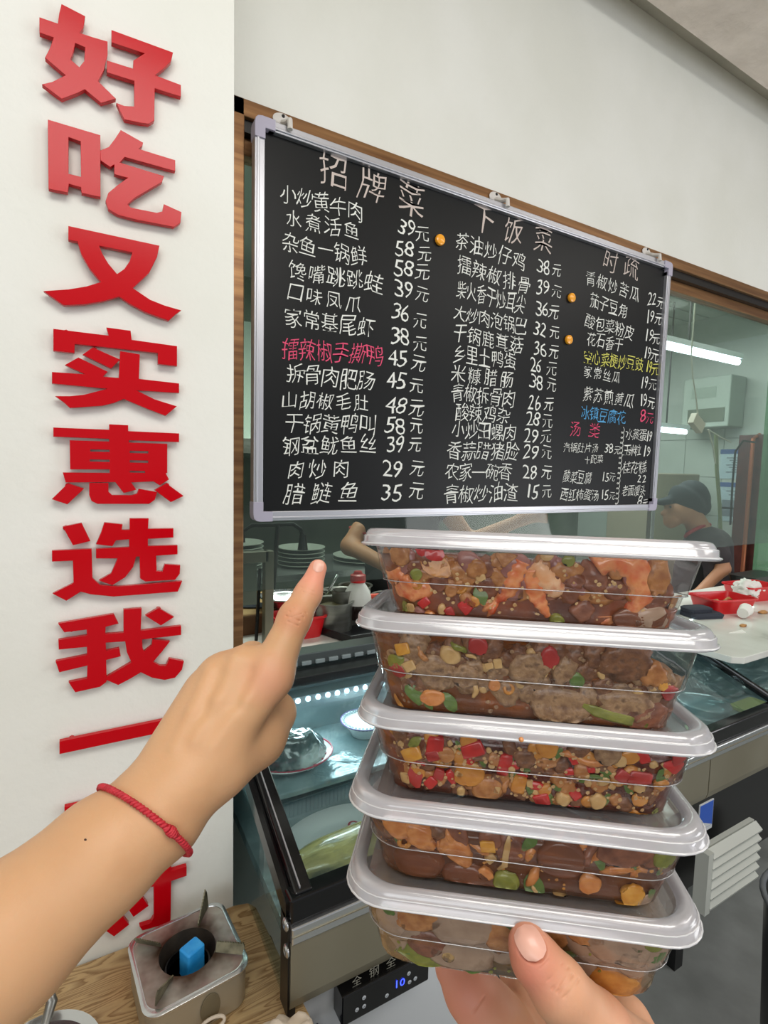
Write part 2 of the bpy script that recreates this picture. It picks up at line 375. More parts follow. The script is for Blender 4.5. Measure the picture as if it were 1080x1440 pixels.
# writing
GL = {}
def glyph(ch):
    if ch in GL: return GL[ch]
    c = bpy.data.curves.new('g', 'FONT'); c.body = ch; c.size = 1.0; c.resolution_u = 2; c.offset = -0.008
    o = bpy.data.objects.new('g', c); COL.objects.link(o)
    me = bpy.data.meshes.new_from_object(o.evaluated_get(bpy.context.evaluated_depsgraph_get()))
    v = np.array([p.co[:2] for p in me.vertices]) if len(me.vertices) else np.zeros((0, 2)); f = [tuple(p.vertices) for p in me.polygons]
    COL.objects.unlink(o); bpy.data.objects.remove(o); bpy.data.meshes.remove(me)
    if len(v):
        lo, hi = v.min(0), v.max(0)
        if ch not in '一': v = (v-(lo+hi)/2)/max(hi[1]-lo[1], 0.55*(hi[0]-lo[0]))
        else: v = (v-(lo+hi)/2)
    GL[ch] = (v, f); return GL[ch]
rnd = random.Random(5)
def write(txt, xa, ya, xb, yb_, hpx, m, wf=None, name='dish_line', plane=YB-0.003, parent=None, jit=1.0):
    b = B(); n = len(txt)
    A = PY(xa, ya, plane); Bp = PY(xb, yb_, plane)
    for i, ch in enumerate(txt):
        if ch == ' ': continue
        t = i/max(1, n-1)
        # spacing is even in the picture
        px = xa+(xb-xa)*t; py = ya+(yb_-ya)*t
        p = PY(px, py, plane); q = PY(px, py+hpx, plane)
        H = abs(p[2]-q[2])*rnd.uniform(0.93, 1.06)
        sp_ = abs(PY(px+(xb-xa)/max(1, n-1), py, plane)[0]-p[0]) if n > 1 else H*1.2
        dig = ch.isdigit()
        v, f = glyph(ch)
        if not len(v): continue
        wid = (v[:, 0].max()-v[:, 0].min())*H; lim = sp_*0.92
        wfac = (wf or 1.0)*min(1.0 if not dig else 1.05, lim/max(wid, 1e-6)) if not dig else min(1.2, lim/max(wid, 1e-6))
        wfac = max(wfac, 0.5)
        a = math.radians(rnd.uniform(-4, 4))*jit; sh = 0.10*jit+rnd.uniform(-.04, .04)*jit
        x = v[:, 0]*H*wfac+v[:, 1]*H*sh; z = v[:, 1]*H
        if jit:
            s1 = rnd.uniform(0, 50); x = x+H*0.05*np.sin(z/H*5+s1)+H*0.025*np.sin(x/H*9+s1*2); z = z+H*0.05*np.sin(x/H*5.5+s1*3)+x*rnd.uniform(-.05, .1)
        xr = x*math.cos(a)-z*math.sin(a); zr = x*math.sin(a)+z*math.cos(a)+rnd.uniform(-.03, .03)*H*jit
        b.add([(p[0]+xx, plane, p[2]+zz) for xx, zz in zip(xr, zr)], f)
    return mk(name, b, m, parent or brd)
W_ = M['chalk']
for t, a, b_, c, d, h, m in [
    ('招牌菜', 469, 241, 579, 279, 46, 'chalktan'), ('小炒黄牛肉', 405, 272, 500, 297, 27, 'chalk'), ('水煮活鱼', 413, 308, 495, 324, 25, 'chalk'), ('杂鱼一锅鲜', 409, 342, 504, 360, 27, 'chalk'),
    ('馋嘴跳跳蛙', 419, 381, 526, 397, 27, 'chalk'), ('口味凤爪', 415, 412, 497, 428, 23, 'chalk'), ('家常基尾虾', 413, 447, 515, 461, 27, 'chalk'), ('擂辣椒手撕鸭', 409, 490, 527, 499, 30, 'chalkpink'),
    ('拆骨肉肥肠', 415, 524, 515, 536, 27, 'chalk'), ('山胡椒毛肚', 407, 562, 508, 566, 24, 'chalk'), ('干锅黄鸭叫', 413, 595, 518, 597, 27, 'chalk'), ('钢盆鱿鱼丝', 409, 627, 518, 624, 25, 'chalk'),
    ('肉炒肉', 416, 660, 479, 658, 26, 'chalk'), ('腊鲢鱼', 414, 694, 491, 692, 29, 'chalk'),
    ('下饭菜', 681, 309, 764, 337, 38, 'chalktan'), ('茶油炒仔鸡', 650, 339, 730, 366, 25, 'chalk'), ('擂辣椒排骨', 653, 373, 737, 401, 25, 'chalk'), ('柴火香干炒耳尖', 649, 407, 732, 429, 26, 'chalk'),
    ('大炒肉泡锅巴', 647, 440, 733, 459, 23, 'chalk'), ('干锅鹿茸菇', 647, 469, 726, 484, 24, 'chalk'), ('乡里土鸭蛋', 646, 499, 717, 506, 24, 'chalk'), ('米糠腊肠', 645, 525, 713, 534, 24, 'chalk'),
    ('青椒拆骨肉', 644, 552, 715, 560, 24, 'chalk'), ('酸辣鸡杂', 650, 580, 708, 584, 24, 'chalk'), ('小炒田螺肉', 645, 604, 717, 609, 23, 'chalk'), ('香蒜腊猪脸', 639, 633, 720, 635, 25, 'chalk'),
    ('农家一碗香', 636, 663, 711, 663, 24, 'chalk'), ('青椒炒油渣', 635, 696, 718, 692, 25, 'chalk'),
    ('时疏', 859, 367, 888, 376, 31, 'chalktan'), ('青椒炒苦瓜', 831, 392, 893, 413, 21, 'chalk'), ('茄子豆角', 836, 423, 876, 437, 20, 'chalk'), ('酸包菜粉皮', 830, 452, 885, 467, 20, 'chalk'),
    ('花石香干', 832, 477, 870, 485, 19, 'chalk'), ('空心菜梗炒豆豉', 827, 502, 899, 513, 20, 'chalkyellow'), ('家常丝瓜', 827, 523, 867, 530, 17, 'chalk'), ('紫苏煎黄瓜', 827, 554, 885, 563, 20, 'chalk'),
    ('冰镇豆腐花', 823, 580, 874, 587, 19, 'chalkblue'), ('汤类', 809, 603, 836, 605, 21, 'chalkpink'), ('汽锅肚片汤', 797, 629, 837, 630, 13, 'chalk'), ('十配菜', 826, 647, 844, 645, 11, 'chalk'),
    ('酸菜豆腐', 797, 670, 827, 672, 17, 'chalk'), ('西红柿蛋汤', 794, 695, 837, 697, 16, 'chalk'), ('水蒸蛋', 885, 610, 904, 612, 16, 'chalk'), ('玉米粒', 882, 633, 897, 633, 14, 'chalk'),
    ('桂花糕', 881, 657, 904, 657, 17, 'chalk'), ('老面馒头', 879, 690, 904, 690, 15, 'chalk')]:
    if len(t) <= 3:
        for k_, ch_ in enumerate(t): f_ = k_/(len(t)-1); write(ch_, a+(c-a)*f_, b_+(d-b_)*f_, a+(c-a)*f_+1, b_+(d-b_)*f_, h, M[m], name='chalk_character')
    else: write(t, a, b_, c, d, h, M[m])
P1 = [('39', 319), ('58', 349), ('58', 376), ('39', 405), ('36', 438), ('38', 472), ('45', 502), ('45', 534), ('48', 569), ('58', 597), ('39', 624), ('29', 659), ('35', 692)]
Q1 = [(566, 578, 594, 329), (562, 576, 597, 358), (561, 575, 594, 383), (561, 574, 594, 413), (558, 570, 591, 451), (556, 569, 591, 483), (552, 566, 589, 511), (550, 565, 586, 543), (550, 565, 586, 574), (549, 563, 586, 599), (550, 563, 584, 626), (545, 559, 587, 659), (543, 559, 586, 691)]
for (t, y_), (a, b_, c, d) in zip(P1, Q1):
    write(t, a, y_, b_, y_+1.5, 23, W_, name='price'); write('元', c, d, c+14, d, 21, W_, name='price')
P2 = [('38', 760, 769, 374, 783, 380), ('39', 759, 768, 403, 783, 410), ('36', 758, 767, 433, 779, 439), ('32', 755, 764, 462, 780, 468), ('36', 755, 764, 490, 779, 495), ('26', 750, 758, 513, 776, 518), ('38', 750, 759, 536, 776, 541),
      ('26', 747, 756, 566, 772, 569), ('28', 745, 755, 588, 770, 592), ('29', 742, 752, 612, 768, 613), ('29', 741, 752, 635, 769, 636), ('28', 740, 750, 663, 769, 664), ('15', 744, 753, 690, 769, 691),
      ]
for t, a, b_, y_, c, d in P2:
    write(t, a, y_, b_, y_+1.5, 20, W_, name='price'); write('元', c, d, c+11, d, 18, W_, name='price')
P3 = [('22', 914, 920, 420, 929, 426, ''), ('19', 911, 917, 445, 926, 449, ''), ('19', 910, 916, 471, 923, 477, ''), ('19', 908, 913, 495, 921, 500, ''), ('19', 911, 915, 515, 922, 520, 'y'), ('19', 904, 909, 537, 918, 541, ''),
      ('19', 902, 907, 562, 916, 567, ''), ('8', 904, 908, 585, 914, 588, 'r'), ('38', 853, 859, 630, 868, 633, 's'), ('15', 849, 854, 670, 861, 671, 's'), ('15', 847, 853, 695, 861, 697, 's'), ('8', 900, 905, 704, 907, 708, 's')]
for t, a, b_, y_, c, d, k in P3:
    mm = {'y': M['chalkyellow'], 'r': M['chalkpink']}.get(k, W_); h = 13 if k == 's' else 18
    write(t, a, y_, b_, y_+1, h, mm, name='price'); write('元', c, d, c+8, d, h-2, mm, name='price')
write('19', 911, 613, 915, 613.5, 15, W_, name='price'); write('19', 907, 635, 912, 635, 15, W_, name='price'); write('22', 899, 673, 906, 673.5, 10, W_, name='price')
pts = []
for i in range(121):
    t = i/120; px = 876-9*t; py = 603+107*t
    p = PY(px, py, YB-0.0035); a = t*2*math.pi*15
    pts.append((p[0]+0.008*math.sin(a), p[1], p[2]+0.006*math.cos(a)))
mk('looped_divider', B().tube(pts, 0.0011, 5), W_, brd)
print('board', x0, x1, z0, z1, 'ZG', ZG, 'ZT', ZT, 'ZC', ZC, 'XP', XP)

# ================================================================ RED CHARACTERS
LET = {
 '好': ('topmost red character', [(272,20),(373,72),(366,120),(348,146),(410,166),(472,184),(472,240),(455,310),(430,358),(508,434),(445,452),(373,392),(340,408),(272,434),(188,372),(232,362),(291,332),(200,254),(222,212),(238,165),(175,143),(175,78),(256,106),(262,60)],
   [(330,188),(376,208),(372,270),(350,298),(308,262),(322,228)], 0,
   [[(492,134),(760,232),(752,268),(720,300),(680,332),(795,375),(795,424),(680,388),(677,530),(655,544),(620,540),(548,525),(530,490),(514,455),(548,468),(592,470),(592,356),(472,318),(472,268),(587,304),(588,268),(640,235),(492,186)]]),
 '吃': ('second red character from the top', [(212,528),(440,596),(441,866),(360,848),(358,824),(302,808),(297,846),(215,830)], [(300,602),(356,622),(358,780),(300,766)], 0,
   [[(532,574),(628,628),(626,640),(608,656),(770,706),(770,752),(548,690),(525,716),(720,776),(712,800),(650,836),(590,872),(560,900),(575,915),(690,938),(715,932),(722,900),(797,934),(793,980),(765,998),(700,985),(600,966),(520,945),(478,920),(466,885),(478,850),(520,815),(565,783),(504,766),(504,722),(485,734),(444,706),(442,664),(480,648),(505,615)]]),
 '又': ('third red character, two crossing strokes', [(302,996),(700,1082),(690,1130),(655,1200),(582,1268),(660,1320),(725,1346),(795,1366),(770,1384),(742,1410),(640,1372),(575,1338),(525,1304),(450,1325),(370,1338),(280,1342),(195,1282),(300,1275),(380,1262),(446,1242),(395,1180),(360,1120),(342,1062),(302,1054)], [(434,1080),(584,1110),(572,1150),(548,1185),(515,1208),(475,1160),(448,1115)], 0, []),
 '实': ('fourth red character, roof stroke over crossing strokes', [(236,134),(480,164),(470,128),(574,142),(578,182),(778,210),(778,296),(696,286),(696,238),(328,198),(326,238),(236,228)], None, 420,
   [[(408,216),(526,268),(488,306),(366,246)], [(345,260),(472,322),(450,344),(524,350),(530,232),(614,246),(610,354),(787,374),(787,414),(595,402),(680,444),(776,474),(728,514),(640,480),(545,440),(500,458),(450,470),(308,480),(285,458),(246,430),(310,430),(370,424),(480,396),(230,372),(230,324),(380,334),(288,292)]]),
 '惠': ('fifth red character, barred box over dots', [(236,568),(482,578),(482,554),(563,558),(563,584),(787,594),(787,630),(566,622),(566,634),(735,640),(735,766),(728,768),(742,795),(704,820),(676,803),(575,808),(598,840),(545,854),(508,806),(290,808),(278,766),(484,768),(484,750),(310,750),(308,624),(482,630),(482,616),(236,606)],
   [[(396,662),(484,664),(484,676),(396,674)], [(394,706),(484,708),(484,720),(394,718)], [(570,668),(654,670),(654,682),(570,680)], [(570,710),(654,712),(654,724),(570,722)], [(570,756),(640,758),(640,768),(570,766)]], 420,
   [[(394,812),(476,812),(476,850),(492,865),(580,866),(604,858),(612,838),(690,852),(680,885),(655,902),(430,902),(404,890),(394,865)], [(300,814),(368,836),(296,904),(230,882)], [(732,814),(806,868),(752,894),(682,842)]]),
 '选': ('sixth red character, with a long sweeping foot stroke', [(278,1004),(358,988),(396,1066),(322,1084)], None, 420,
   [[(230,1110),(402,1102),(406,1230),(440,1262),(520,1268),(800,1244),(782,1288),(500,1310),(400,1300),(355,1288),(292,1328),(234,1298),(325,1252),(322,1152),(230,1156)],
    [(460,986),(538,994),(534,1018),(572,1018),(572,968),(653,968),(650,1014),(762,1012),(762,1050),(650,1056),(650,1090),(780,1086),(780,1124),(686,1130),(688,1200),(716,1202),(726,1170),(792,1174),(790,1210),(770,1236),(640,1244),(618,1230),(616,1134),(598,1134),(585,1180),(550,1225),(494,1260),(438,1240),(490,1210),(520,1142),(424,1142),(424,1102),(570,1094),(570,1058),(510,1062),(494,1088),(424,1080),(446,1030)]]),
 '我': ('seventh red character, beside the pointing hand', [(258,54),(500,12),(520,52),(464,66),(462,100),(545,94),(545,-8),(622,-14),(618,86),(796,64),(796,102),(624,122),(626,160),(634,178),(668,150),(672,124),(746,132),(710,178),(672,222),(705,240),(732,240),(746,208),(808,220),(800,255),(770,290),(725,300),(670,290),(620,266),(570,296),(520,322),(470,300),(466,310),(440,330),(332,354),(304,312),(384,296),(386,236),(262,266),(246,220),(384,192),(384,154),(260,166),(258,126),(384,106),(382,78),(284,90)],
   [(464,136),(552,130),(560,180),(580,224),(468,290),(466,212),(530,196),(524,162),(466,174)], 860, [[(698,-14),(764,24),(708,60),(642,18)]]),
 '一': ('eighth red character, one single bar', [(263,573),(500,524),(800,462),(800,512),(520,571),(263,626)], None, 860, []),
 '对': ('lowest red character, behind the raised forearm', [(285,862),(560,802),(552,862),(520,950),(470,1040),(540,1130),(652,1295),(588,1342),(500,1210),(430,1110),(505,1000),(530,872),(285,910)], None, 860,
   [[(430,1130),(480,1175),(500,1290),(566,1378),(502,1428),(462,1400),(470,1300)], [(600,1185),(678,1162),(678,1060),(752,1045),(752,1142),(820,1122),(820,1162),(752,1185),(750,1358),(735,1372),(628,1402),(616,1386),(665,1370),(678,1345),(678,1208),(600,1232)]]),
}
SC = 1064/340
for ch, (lab, outer, holes, oy, more) in LET.items():
    cu = bpy.data.curves.new('c', 'CURVE'); cu.dimensions = '2D'; cu.fill_mode = 'BOTH'; cu.extrude = 0.004; cu.bevel_depth = 0.0004
    hs = [] if not holes else (holes if isinstance(holes[0], list) else [holes])
    for poly in [outer]+hs+more:
        s = cu.splines.new('POLY'); s.points.add(len(poly)-1); s.use_cyclic_u = True
        for pt, (x, y) in zip(s.points, poly):
            q = PY(x/SC, oy+y/SC, YP-0.014); pt.co = (q[0], q[2], 0, 1)
    o = bpy.data.objects.new('c', cu); COL.objects.link(o)
    me = bpy.data.meshes.new_from_object(o.evaluated_get(bpy.context.evaluated_depsgraph_get())); COL.objects.unlink(o); bpy.data.objects.remove(o)
    b = B(); b.v = [(v.co[0], YP-0.010-v.co[2], v.co[1]) for v in me.vertices]; b.f = [tuple(p.vertices) for p in me.polygons]
    # spacers that carry the letter on the wall
    for poly in [outer]+more:
        c = np.mean([np.array(p, float) for p in poly], 0)
        for px_, py_ in ((poly[0][0]*.8+c[0]*.2, poly[0][1]*.8+c[1]*.2),):
            q = PY(px_/SC, oy+py_/SC, YP-0.01); b.lathe([(0.004, 0), (0.004, 0.008)], (q[0], YP-0.0005, q[2]), 8, (0, -1, 0))
    one('wall_character', b, M['red'], lab+' on the white pillar', 'wall letter', 'red acrylic characters on the pillar', fix=False)
# ================================================================ DISPLAY CASE
YT, YBm = 1.12, 0.672
zb = CAMZ-0.94*YBm*0.99; sl = 0.356
zb = float(PY(426, 1262, YBm)[2]); zt = zb+sl*(YT-YBm)
def PS(x, y): return PP(x, y, (0, YBm, zb), np.array([0, -sl, 1.0]))
def onS(X, Y, off=0.0): return np.array([X, Y, zb+sl*(Y-YBm)+off])
XL = float(PS(392, 1165)[0]); XLL = float(PY(416, 1290, YBm)[0])-0.012; XRm = float(PS(1035, 955)[0]); XE = 2.45
print('case', XL, XLL, XRm, zb, zt)
case = thing('display_case', 'refrigerated steel and glass display case with a sloping lid below the kitchen window', 'display case', (XLL, YBm, 0.42))
def slab(xa, ya, xb, yb_, t=0.012, lift=0.0):
    return B().prism([onS(xa, ya, lift), onS(xb, ya, lift), onS(xb, yb_, lift), onS(xa, yb_, lift)], (0, 0, t))
mk('lid_glass', slab(XL, YBm+.01, 1.50, YT, 0.004), M['caseglass'], case)
mk('lid_glass', slab(1.505, YBm+.01, XRm, .93, 0.004), M['caseglass'], case)
mk('lid_glass', slab(XRm+.02, YBm+.01, XE, .93, 0.004), M['caseglass'], case)
for xx, wd in ((XL-0.012, 0.026), (XRm-0.012, 0.03)):
    b = slab(xx, YBm-0.005, xx+wd, YT if xx < 1 else .93, 0.014, 0.002)
    mk('lid_bar', b, M['blackgloss'], case, bevel=0.002)
    mk('lid_bar_seal', slab(xx+wd*0.28, YBm, xx+wd*0.36, YT if xx < 1 else .93, 0.003, 0.016), M['alu'], case)
mk('front_rail', B().box((XLL, YBm-0.012, zb-0.026), (XE, YBm+0.016, zb+0.012)), M['blackgloss'], case, bevel=0.003)
mk('trim_strip', B().box((XLL, YBm-0.018, zb-0.052), (XE, YBm+0.01, zb-0.0265)), M['steelbright'], case, bevel=0.002)
mk('trim_line', B().box((XLL, YBm-0.0195, zb-0.0395), (XE, YBm-0.017, zb-0.038)), M['steeldark'], case)
zpb = float(PY(435, 1408, YBm)[2])
xmid = float(PY(985, 1150, YBm)[0])
# front steel skirt with a rolled lower edge
pr = [(0, zb-0.053), (0, zpb+0.03), (0.004, zpb+0.014), (0.014, zpb+0.004), (0.03, zpb), (0.04, zpb), (0.04, zb-0.053)]
mk('front_panel', B().prism([(XLL, YBm-0.014+a, z) for a, z in pr], (xmid-XLL-.004, 0, 0)), M['steeldark'], case)
mk('front_panel', B().prism([(xmid, YBm-0.014+a, z) for a, z in pr], (XE-xmid, 0, 0)), M['steeldark'], case)
# side: dark glass panel with posts and two round screws
zs = 0.50
mk('side_glass', B().prism([(XLL+.002, YBm+.02, zs), (XLL+.002, YT, zs), tuple(onS(XLL+.002, YT, -.006)), tuple(onS(XLL+.002, YBm+.02, -.006))], (0.004, 0, 0)), M['caseglass'], case)
mk('side_post', B().prism([(XLL-.003, YT-0.06, zs), (XLL-.003, YT+.02, zs), (XLL-.003, YT+.02, zt), (XLL-.003, YT-0.06, zt-0.02)], (0.012, 0, 0)), M['black'], case)
mk('side_post', B().prism([(XLL-.003, YBm-.01, zs), (XLL-.003, YBm+.022, zs), (XLL-.003, YBm+.022, zb-.02), (XLL-.003, YBm-.01, zb-.02)], (0.012, 0, 0)), M['black'], case)
mk('side_rail', B().prism([onS(XLL-.003, YBm, -.03), onS(XLL-.003, YT, -.03), onS(XLL-.003, YT, 0), onS(XLL-.003, YBm, 0)], (0.014, 0, 0)), M['blackgloss'], case)
mk('side_skirt', B().box((XLL-.002, YBm, 0.42), (XLL+.01, YT, zs)), M['steeldark'], case)
for px_, py_ in ((402, 1300), (403, 1337)):
    q = PX(px_, py_, XLL-.004)
    mk('round_screw', B().lathe([(0.0085, 0), (0.009, .002), (.006, .004), (.0035, .003)], (XLL-.003, q[1], q[2]), 20, (-1, 0, 0)), M['steelbright'], case, smooth=True)
# upper trims towards the counter
ztr = zt
mk('top_trim', B().box((XL-.02, YT-.055, zt-.022), (1.55, YT+.035, zt+.0)), M['black'], case, bevel=.002)
mk('top_trim', B().box((XL-.02, YT+.0, zt+.0), (1.55, YT+.05, zt+.03)), M['greysteel'], case, bevel=.002)
# recessed lower front with the control panel
zc0 = float(PY(500, 1439, YBm-.02)[2]); cl = PY(481, 1402, YBm-.02); cl2 = PY(482, 1439, YBm-.02); cr_ = PY(602, 1362, YBm-.02)
xc0, xc1 = float(cl[0]), float(cr_[0]); zc1 = float(cl[2]); zc0 = float(cl2[2])-.004
cpn = mk('control_panel', B().box((xc0, YBm-.022, zc0), (xc1, YBm+.01, zc1)), M['blackgloss'], case, bevel=.0015)
M['sym'] = mat('grey_symbols', (170, 176, 180), 0.6); M['blue'] = mat('blue_digits', (40, 60, 255), 0.5, emit=(50, 70, 255), estr=5.0)
Yc = YBm-.0228
for px_, py_ in ((512, 1403), (512, 1415), (502, 1420), (575, 1369), (576, 1381), (584, 1376), (544, 1400)):
    q = PY(px_, py_, Yc); mk('button', B().lathe([(0.0032, 0), (0.0034, .0006), (.0026, .0012)], (q[0], Yc+.0004, q[2]), 16, (0, -1, 0)), M['sym'], cpn)
    mk('button_mark', B().box((q[0]-.0014, Yc-.0012, q[2]-.0002), (q[0]+.0014, Yc-.0008, q[2]+.0002)), M['black'], case)
def write_on(txt, a, b_, hpx, m, par, plane, nm):
    return write(txt, a[0], a[1], b_[0], b_[1], hpx, m, name=nm, plane=plane, parent=par, jit=0.0)
M['etch'] = mat('etched_steel', (168, 166, 152), 0.5, 0.5)
# the number on the display, then the etched words on the skirt
write_on('10', (558, 1384), (566, 1381), 10, M['blue'], cpn, Yc-.0003, 'display_digits')
write_on('全钢全', (502, 1379), (550, 1353), 14, M['etch'], case, YBm-.0149, 'etched_words')
xw1 = float(PY(643, 1420, YBm+.02)[0])
mk('base_panel', B().box((XLL+.03, YBm+.015, 0.42), (xw1, YBm+.06, zpb+.02)), M['whitepanel'], case, bevel=.003)
lzb = float(PY(994, 1285, YBm-.02)[2])
mk('base_body', B().box((xw1, YBm+.05, lzb), (XE, YT, zpb+.06)), M['black'], case)
# louver on the right
lv = [PY(1003, 1199, YBm-.02), PY(1072, 1160, YBm-.02), PY(1066, 1238, YBm-.02), PY(994, 1285, YBm-.02)]
lx0, lx1 = float(lv[3][0]), float(lv[1][0]); lz1 = float((lv[0][2]+lv[1][2])/2); lz0 = float((lv[2][2]+lv[3][2])/2)
M['louver'] = mat('grey_white_louver', (196, 200, 192), 0.45)
g = mk('vent_frame', B().box((lx0, YBm+.0, lz0), (lx1, YBm+.012, lz1)).box((lx0-.01, YBm-.02, lz0), (lx0+.012, YBm+.012, lz1)), M['louver'], case)
ns = 6; st = (lz1-lz0)/ns
for i in range(ns):
    z = lz0+i*st
    mk('vent_slat', B().prism([(lx0+.01, YBm-.004, z+st), (lx0+.01, YBm-.022, z+st*.45), (lx0+.01, YBm-.02, z+st*.2), (lx0+.01, YBm-.004, z+st*.35)], (lx1-lx0-.01, 0, 0)), M['louver'], g)
q0, q1 = PY(984, 1136, YBm-.016), PY(1001, 1158, YBm-.016)
M['labelblue'] = mat('label_blue', (36, 84, 180), 0.4)
lb = mk('energy_label', B().box((q0[0], YBm-.0165, q1[2]-.01), (q1[0], YBm-.0142, q0[2]+.006)), M['whitepanel'], case)
mk('label_print', B().box((q0[0]+.002, YBm-.0172, q1[2]+.0), (q1[0]-.002, YBm-.0166, q0[2]+.003)), M['labelblue'], lb)
mk('label_print', B().prism([(q0[0]+.012, YBm-.0175, q1[2]+.001), (q1[0]-.003, YBm-.0175, q1[2]+.001), (q0[0]+.018, YBm-.0175, q1[2]+.016)], (0, .0004, 0)), M['whitepanel'], lb)
for xx in (XLL+.08, 1.55, XE-.08):
    mk('foot', B().box((xx-.02, YBm+.16, 0.0), (xx+.02, YBm+.20, 0.46)), M['black'], case)
    mk('foot', B().box((xx-.02, YT-.1, 0.0), (xx+.02, YT-.06, 0.46)), M['black'], case)
# interior
ZI = zb-0.075
M['icefilm'] = mat('crumpled_film_floor', (170, 188, 190), 0.2, 0.3, col2=(120, 145, 148), nscale=10, bump=0.8, bscale=22, bdist=.01)
mk('inner_floor', B().box((XLL+.01, YBm+.01, ZI-.02), (XE, YT, ZI)), M['icefilm'], case)
mk('inner_back', B().box((XLL+.01, YT-.01, ZI), (XE, YT-.002, zt-.03)), mat('case_back', (160, 178, 182), 0.3, 0.4), case)
ZSH = zb+.012
mk('rear_shelf', B().box((XLL+.01, .90, ZSH-.012), (XRm-.05, YT-.01, ZSH)), M['icefilm'], case, bevel=.003)
ledb = mk('light_rail', B().box((XL, YT-.05, zt-.062), (XRm, YT-.012, zt-.047)), M['alu'], case)
nl = 44
l0 = None
for i in range(nl):
    xx = XL+.02+i*0.024
    if xx > XRm-.02: break
    if l0 is None: l0 = mk('led', B().lathe([(0.006, 0), (.005, .003), (.003, .005)], (xx, YT-.05, zt-.055), 10, (0, -1, 0)), M['led'], ledb); lx = xx
    else: c = l0.copy(); COL.objects.link(c); c.parent = ledb; c.location = (xx-lx, 0, 0)
for i in range(26):      # the lens strip seen through the upper trim
    xx = XL+.03+i*0.034
    if i == 0: s0 = mk('lens_block', B().box((xx, YT-.0055, zt+.004), (xx+.024, YT+.001, zt+.014)), mat('lens_block', (128, 140, 142), 0.2), case, bevel=.002); sx = xx
    else: c = s0.copy(); COL.objects.link(c); c.parent = case; c.location = (xx-sx, 0, 0)
la = area('case_led_light', (0.85, YT-.06, zt-.055), (0.85, YBm+.1, ZI), 1.1, .03, 3.0, (.82, .95, 1.0))
area('case_led_light_right', (1.9, YT-.06, zt-.055), (1.9, YBm+.1, ZI), .8, .03, 1.2, (.8, 1.0, .95))
# ribbed clear divider across the case
M['cleartray'] = clear('clear_tray', (235, 248, 250), 0.25, haze=0.40, hazecol=(200, 228, 235))
dv = thing('clear_divider', 'clear ribbed plastic divider standing between the fish plates', 'divider', (0.6, 0.9, ZI))
dA, dB = PZ(398, 1140, ZI+.02), PZ(500, 1106, ZI+.02)
b = B(); dd = (dB-dA); 
for i in range(24):
    a_ = dA+dd*(i/23*1.25-.0)
    b.box((a_[0]-.0035, a_[1]-.001, ZI), (a_[0]+.0035, a_[1]+.004, ZI+.03))
b.prism([(dA[0], dA[1]+.003, ZI), (dA[0]+dd[0]*1.25, dA[1]+dd[1]*1.25+.003, ZI), (dA[0]+dd[0]*1.25, dA[1]+dd[1]*1.25+.003, ZI+.032), (dA[0], dA[1]+.003, ZI+.032)], (0, .002, 0))
ob = mk('ribbed_panel', b, M['cleartray'], dv); ob['kind'] = 'stuff'
# plates and fish
M['china'] = mat('white_china', (232, 236, 236), 0.15, coat=.5)
M['chinared'] = mat('china_red_print', (176, 44, 70), 0.3)
def plate(name, label, px_, py_, z, rx, ry, rot, h=0.022, grp=None, cat='plate', base=None):
    c = PZ(px_, py_, z); c = np.array([c[0], c[1], ZI if base is None else base]); t = thing(name, label, cat, c, grp)
    mk('dish', B().lathe([(rx*.55, 0.001), (rx*.62, .006), (rx*.97, h), (rx, h+.001), (rx*.98, h+.003), (rx*.64, .009), (rx*.5, .0075), (.0001, .0075)], c, 48, cap1=False, sy=ry/rx, rot=rot), M['china'], t, smooth='all')
    return t, c
def fish(label, c, L, wd, ang, cols, z0, seed, group='whole fish on plates in the display case'):
    e1 = np.array([math.cos(ang), math.sin(ang), 0]); e2 = np.array([-math.sin(ang), math.cos(ang), 0])
    t = thing('fish', label, 'fish', (c[0], c[1], z0), group)
    N = 22; K = 20; vs = []
    for i in range(N):
        s = i/(N-1); hgt = wd*(math.sin(math.pi*min(1, (s*.93+.045))**.72)**.8)*(1.0 if s < .8 else 1.0)
        hgt = max(hgt, wd*.16)
        for k in range(K):
            a = 2*math.pi*k/K
            p = np.array(c)+e1*(L*(s-.5))+e2*(hgt*math.cos(a)*.9)+np.array([0, 0, z0-c[2]+.022+hgt*.55*math.sin(a)])
            p = p+np.array([0, 0, .003*math.sin(s*9+seed)])
            vs.append(p)
    fs = [(i*K+k, i*K+(k+1) % K, (i+1)*K+(k+1) % K, (i+1)*K+k) for i in range(N-1) for k in range(K)]+[tuple(range(K)), tuple(range((N-1)*K, N*K))]
    mm = mat('fish_skin_%d' % seed, cols[0], 0.22, stops=[(.3, cols[0]), (.5, cols[1]), (.68, cols[2])], nscale=22, bump=.7, bscale=120, coat=.6, stretch=(.5, 1.6, 1.6))
    mk('fish_body', B().add(vs, fs), mm, t, smooth='all')
    tl = np.array(c)+e1*(L*.5)
    for sg in (1, -1):
        mk('tail_fin', B().prism([tl+np.array([0, 0, .018]), tl+e1*.035+e2*sg*.028+np.array([0, 0, .016]), tl+e1*.02+np.array([0, 0, .02])], (0, 0, .002)), mm, t)
    hd = np.array(c)-e1*(L*.41)
    mk('eye', B().lathe([(.0055, 0), (.005, .002), (.002, .003)], hd+e2*wd*-.15+np.array([0, 0, .022+wd*.42]), 14), M['black'], t, smooth=True)
    # gill line
    gp = [np.array(c)-e1*(L*(.27-.03*math.sin(math.pi*q/8)))+e2*(wd*.75*math.cos(math.pi*q/8))+np.array([0, 0, .021+wd*.56*math.sin(math.pi*q/8)]) for q in range(9)]
    mk('gill_line', B().tube(gp, .0012, 5), M['black'], t)
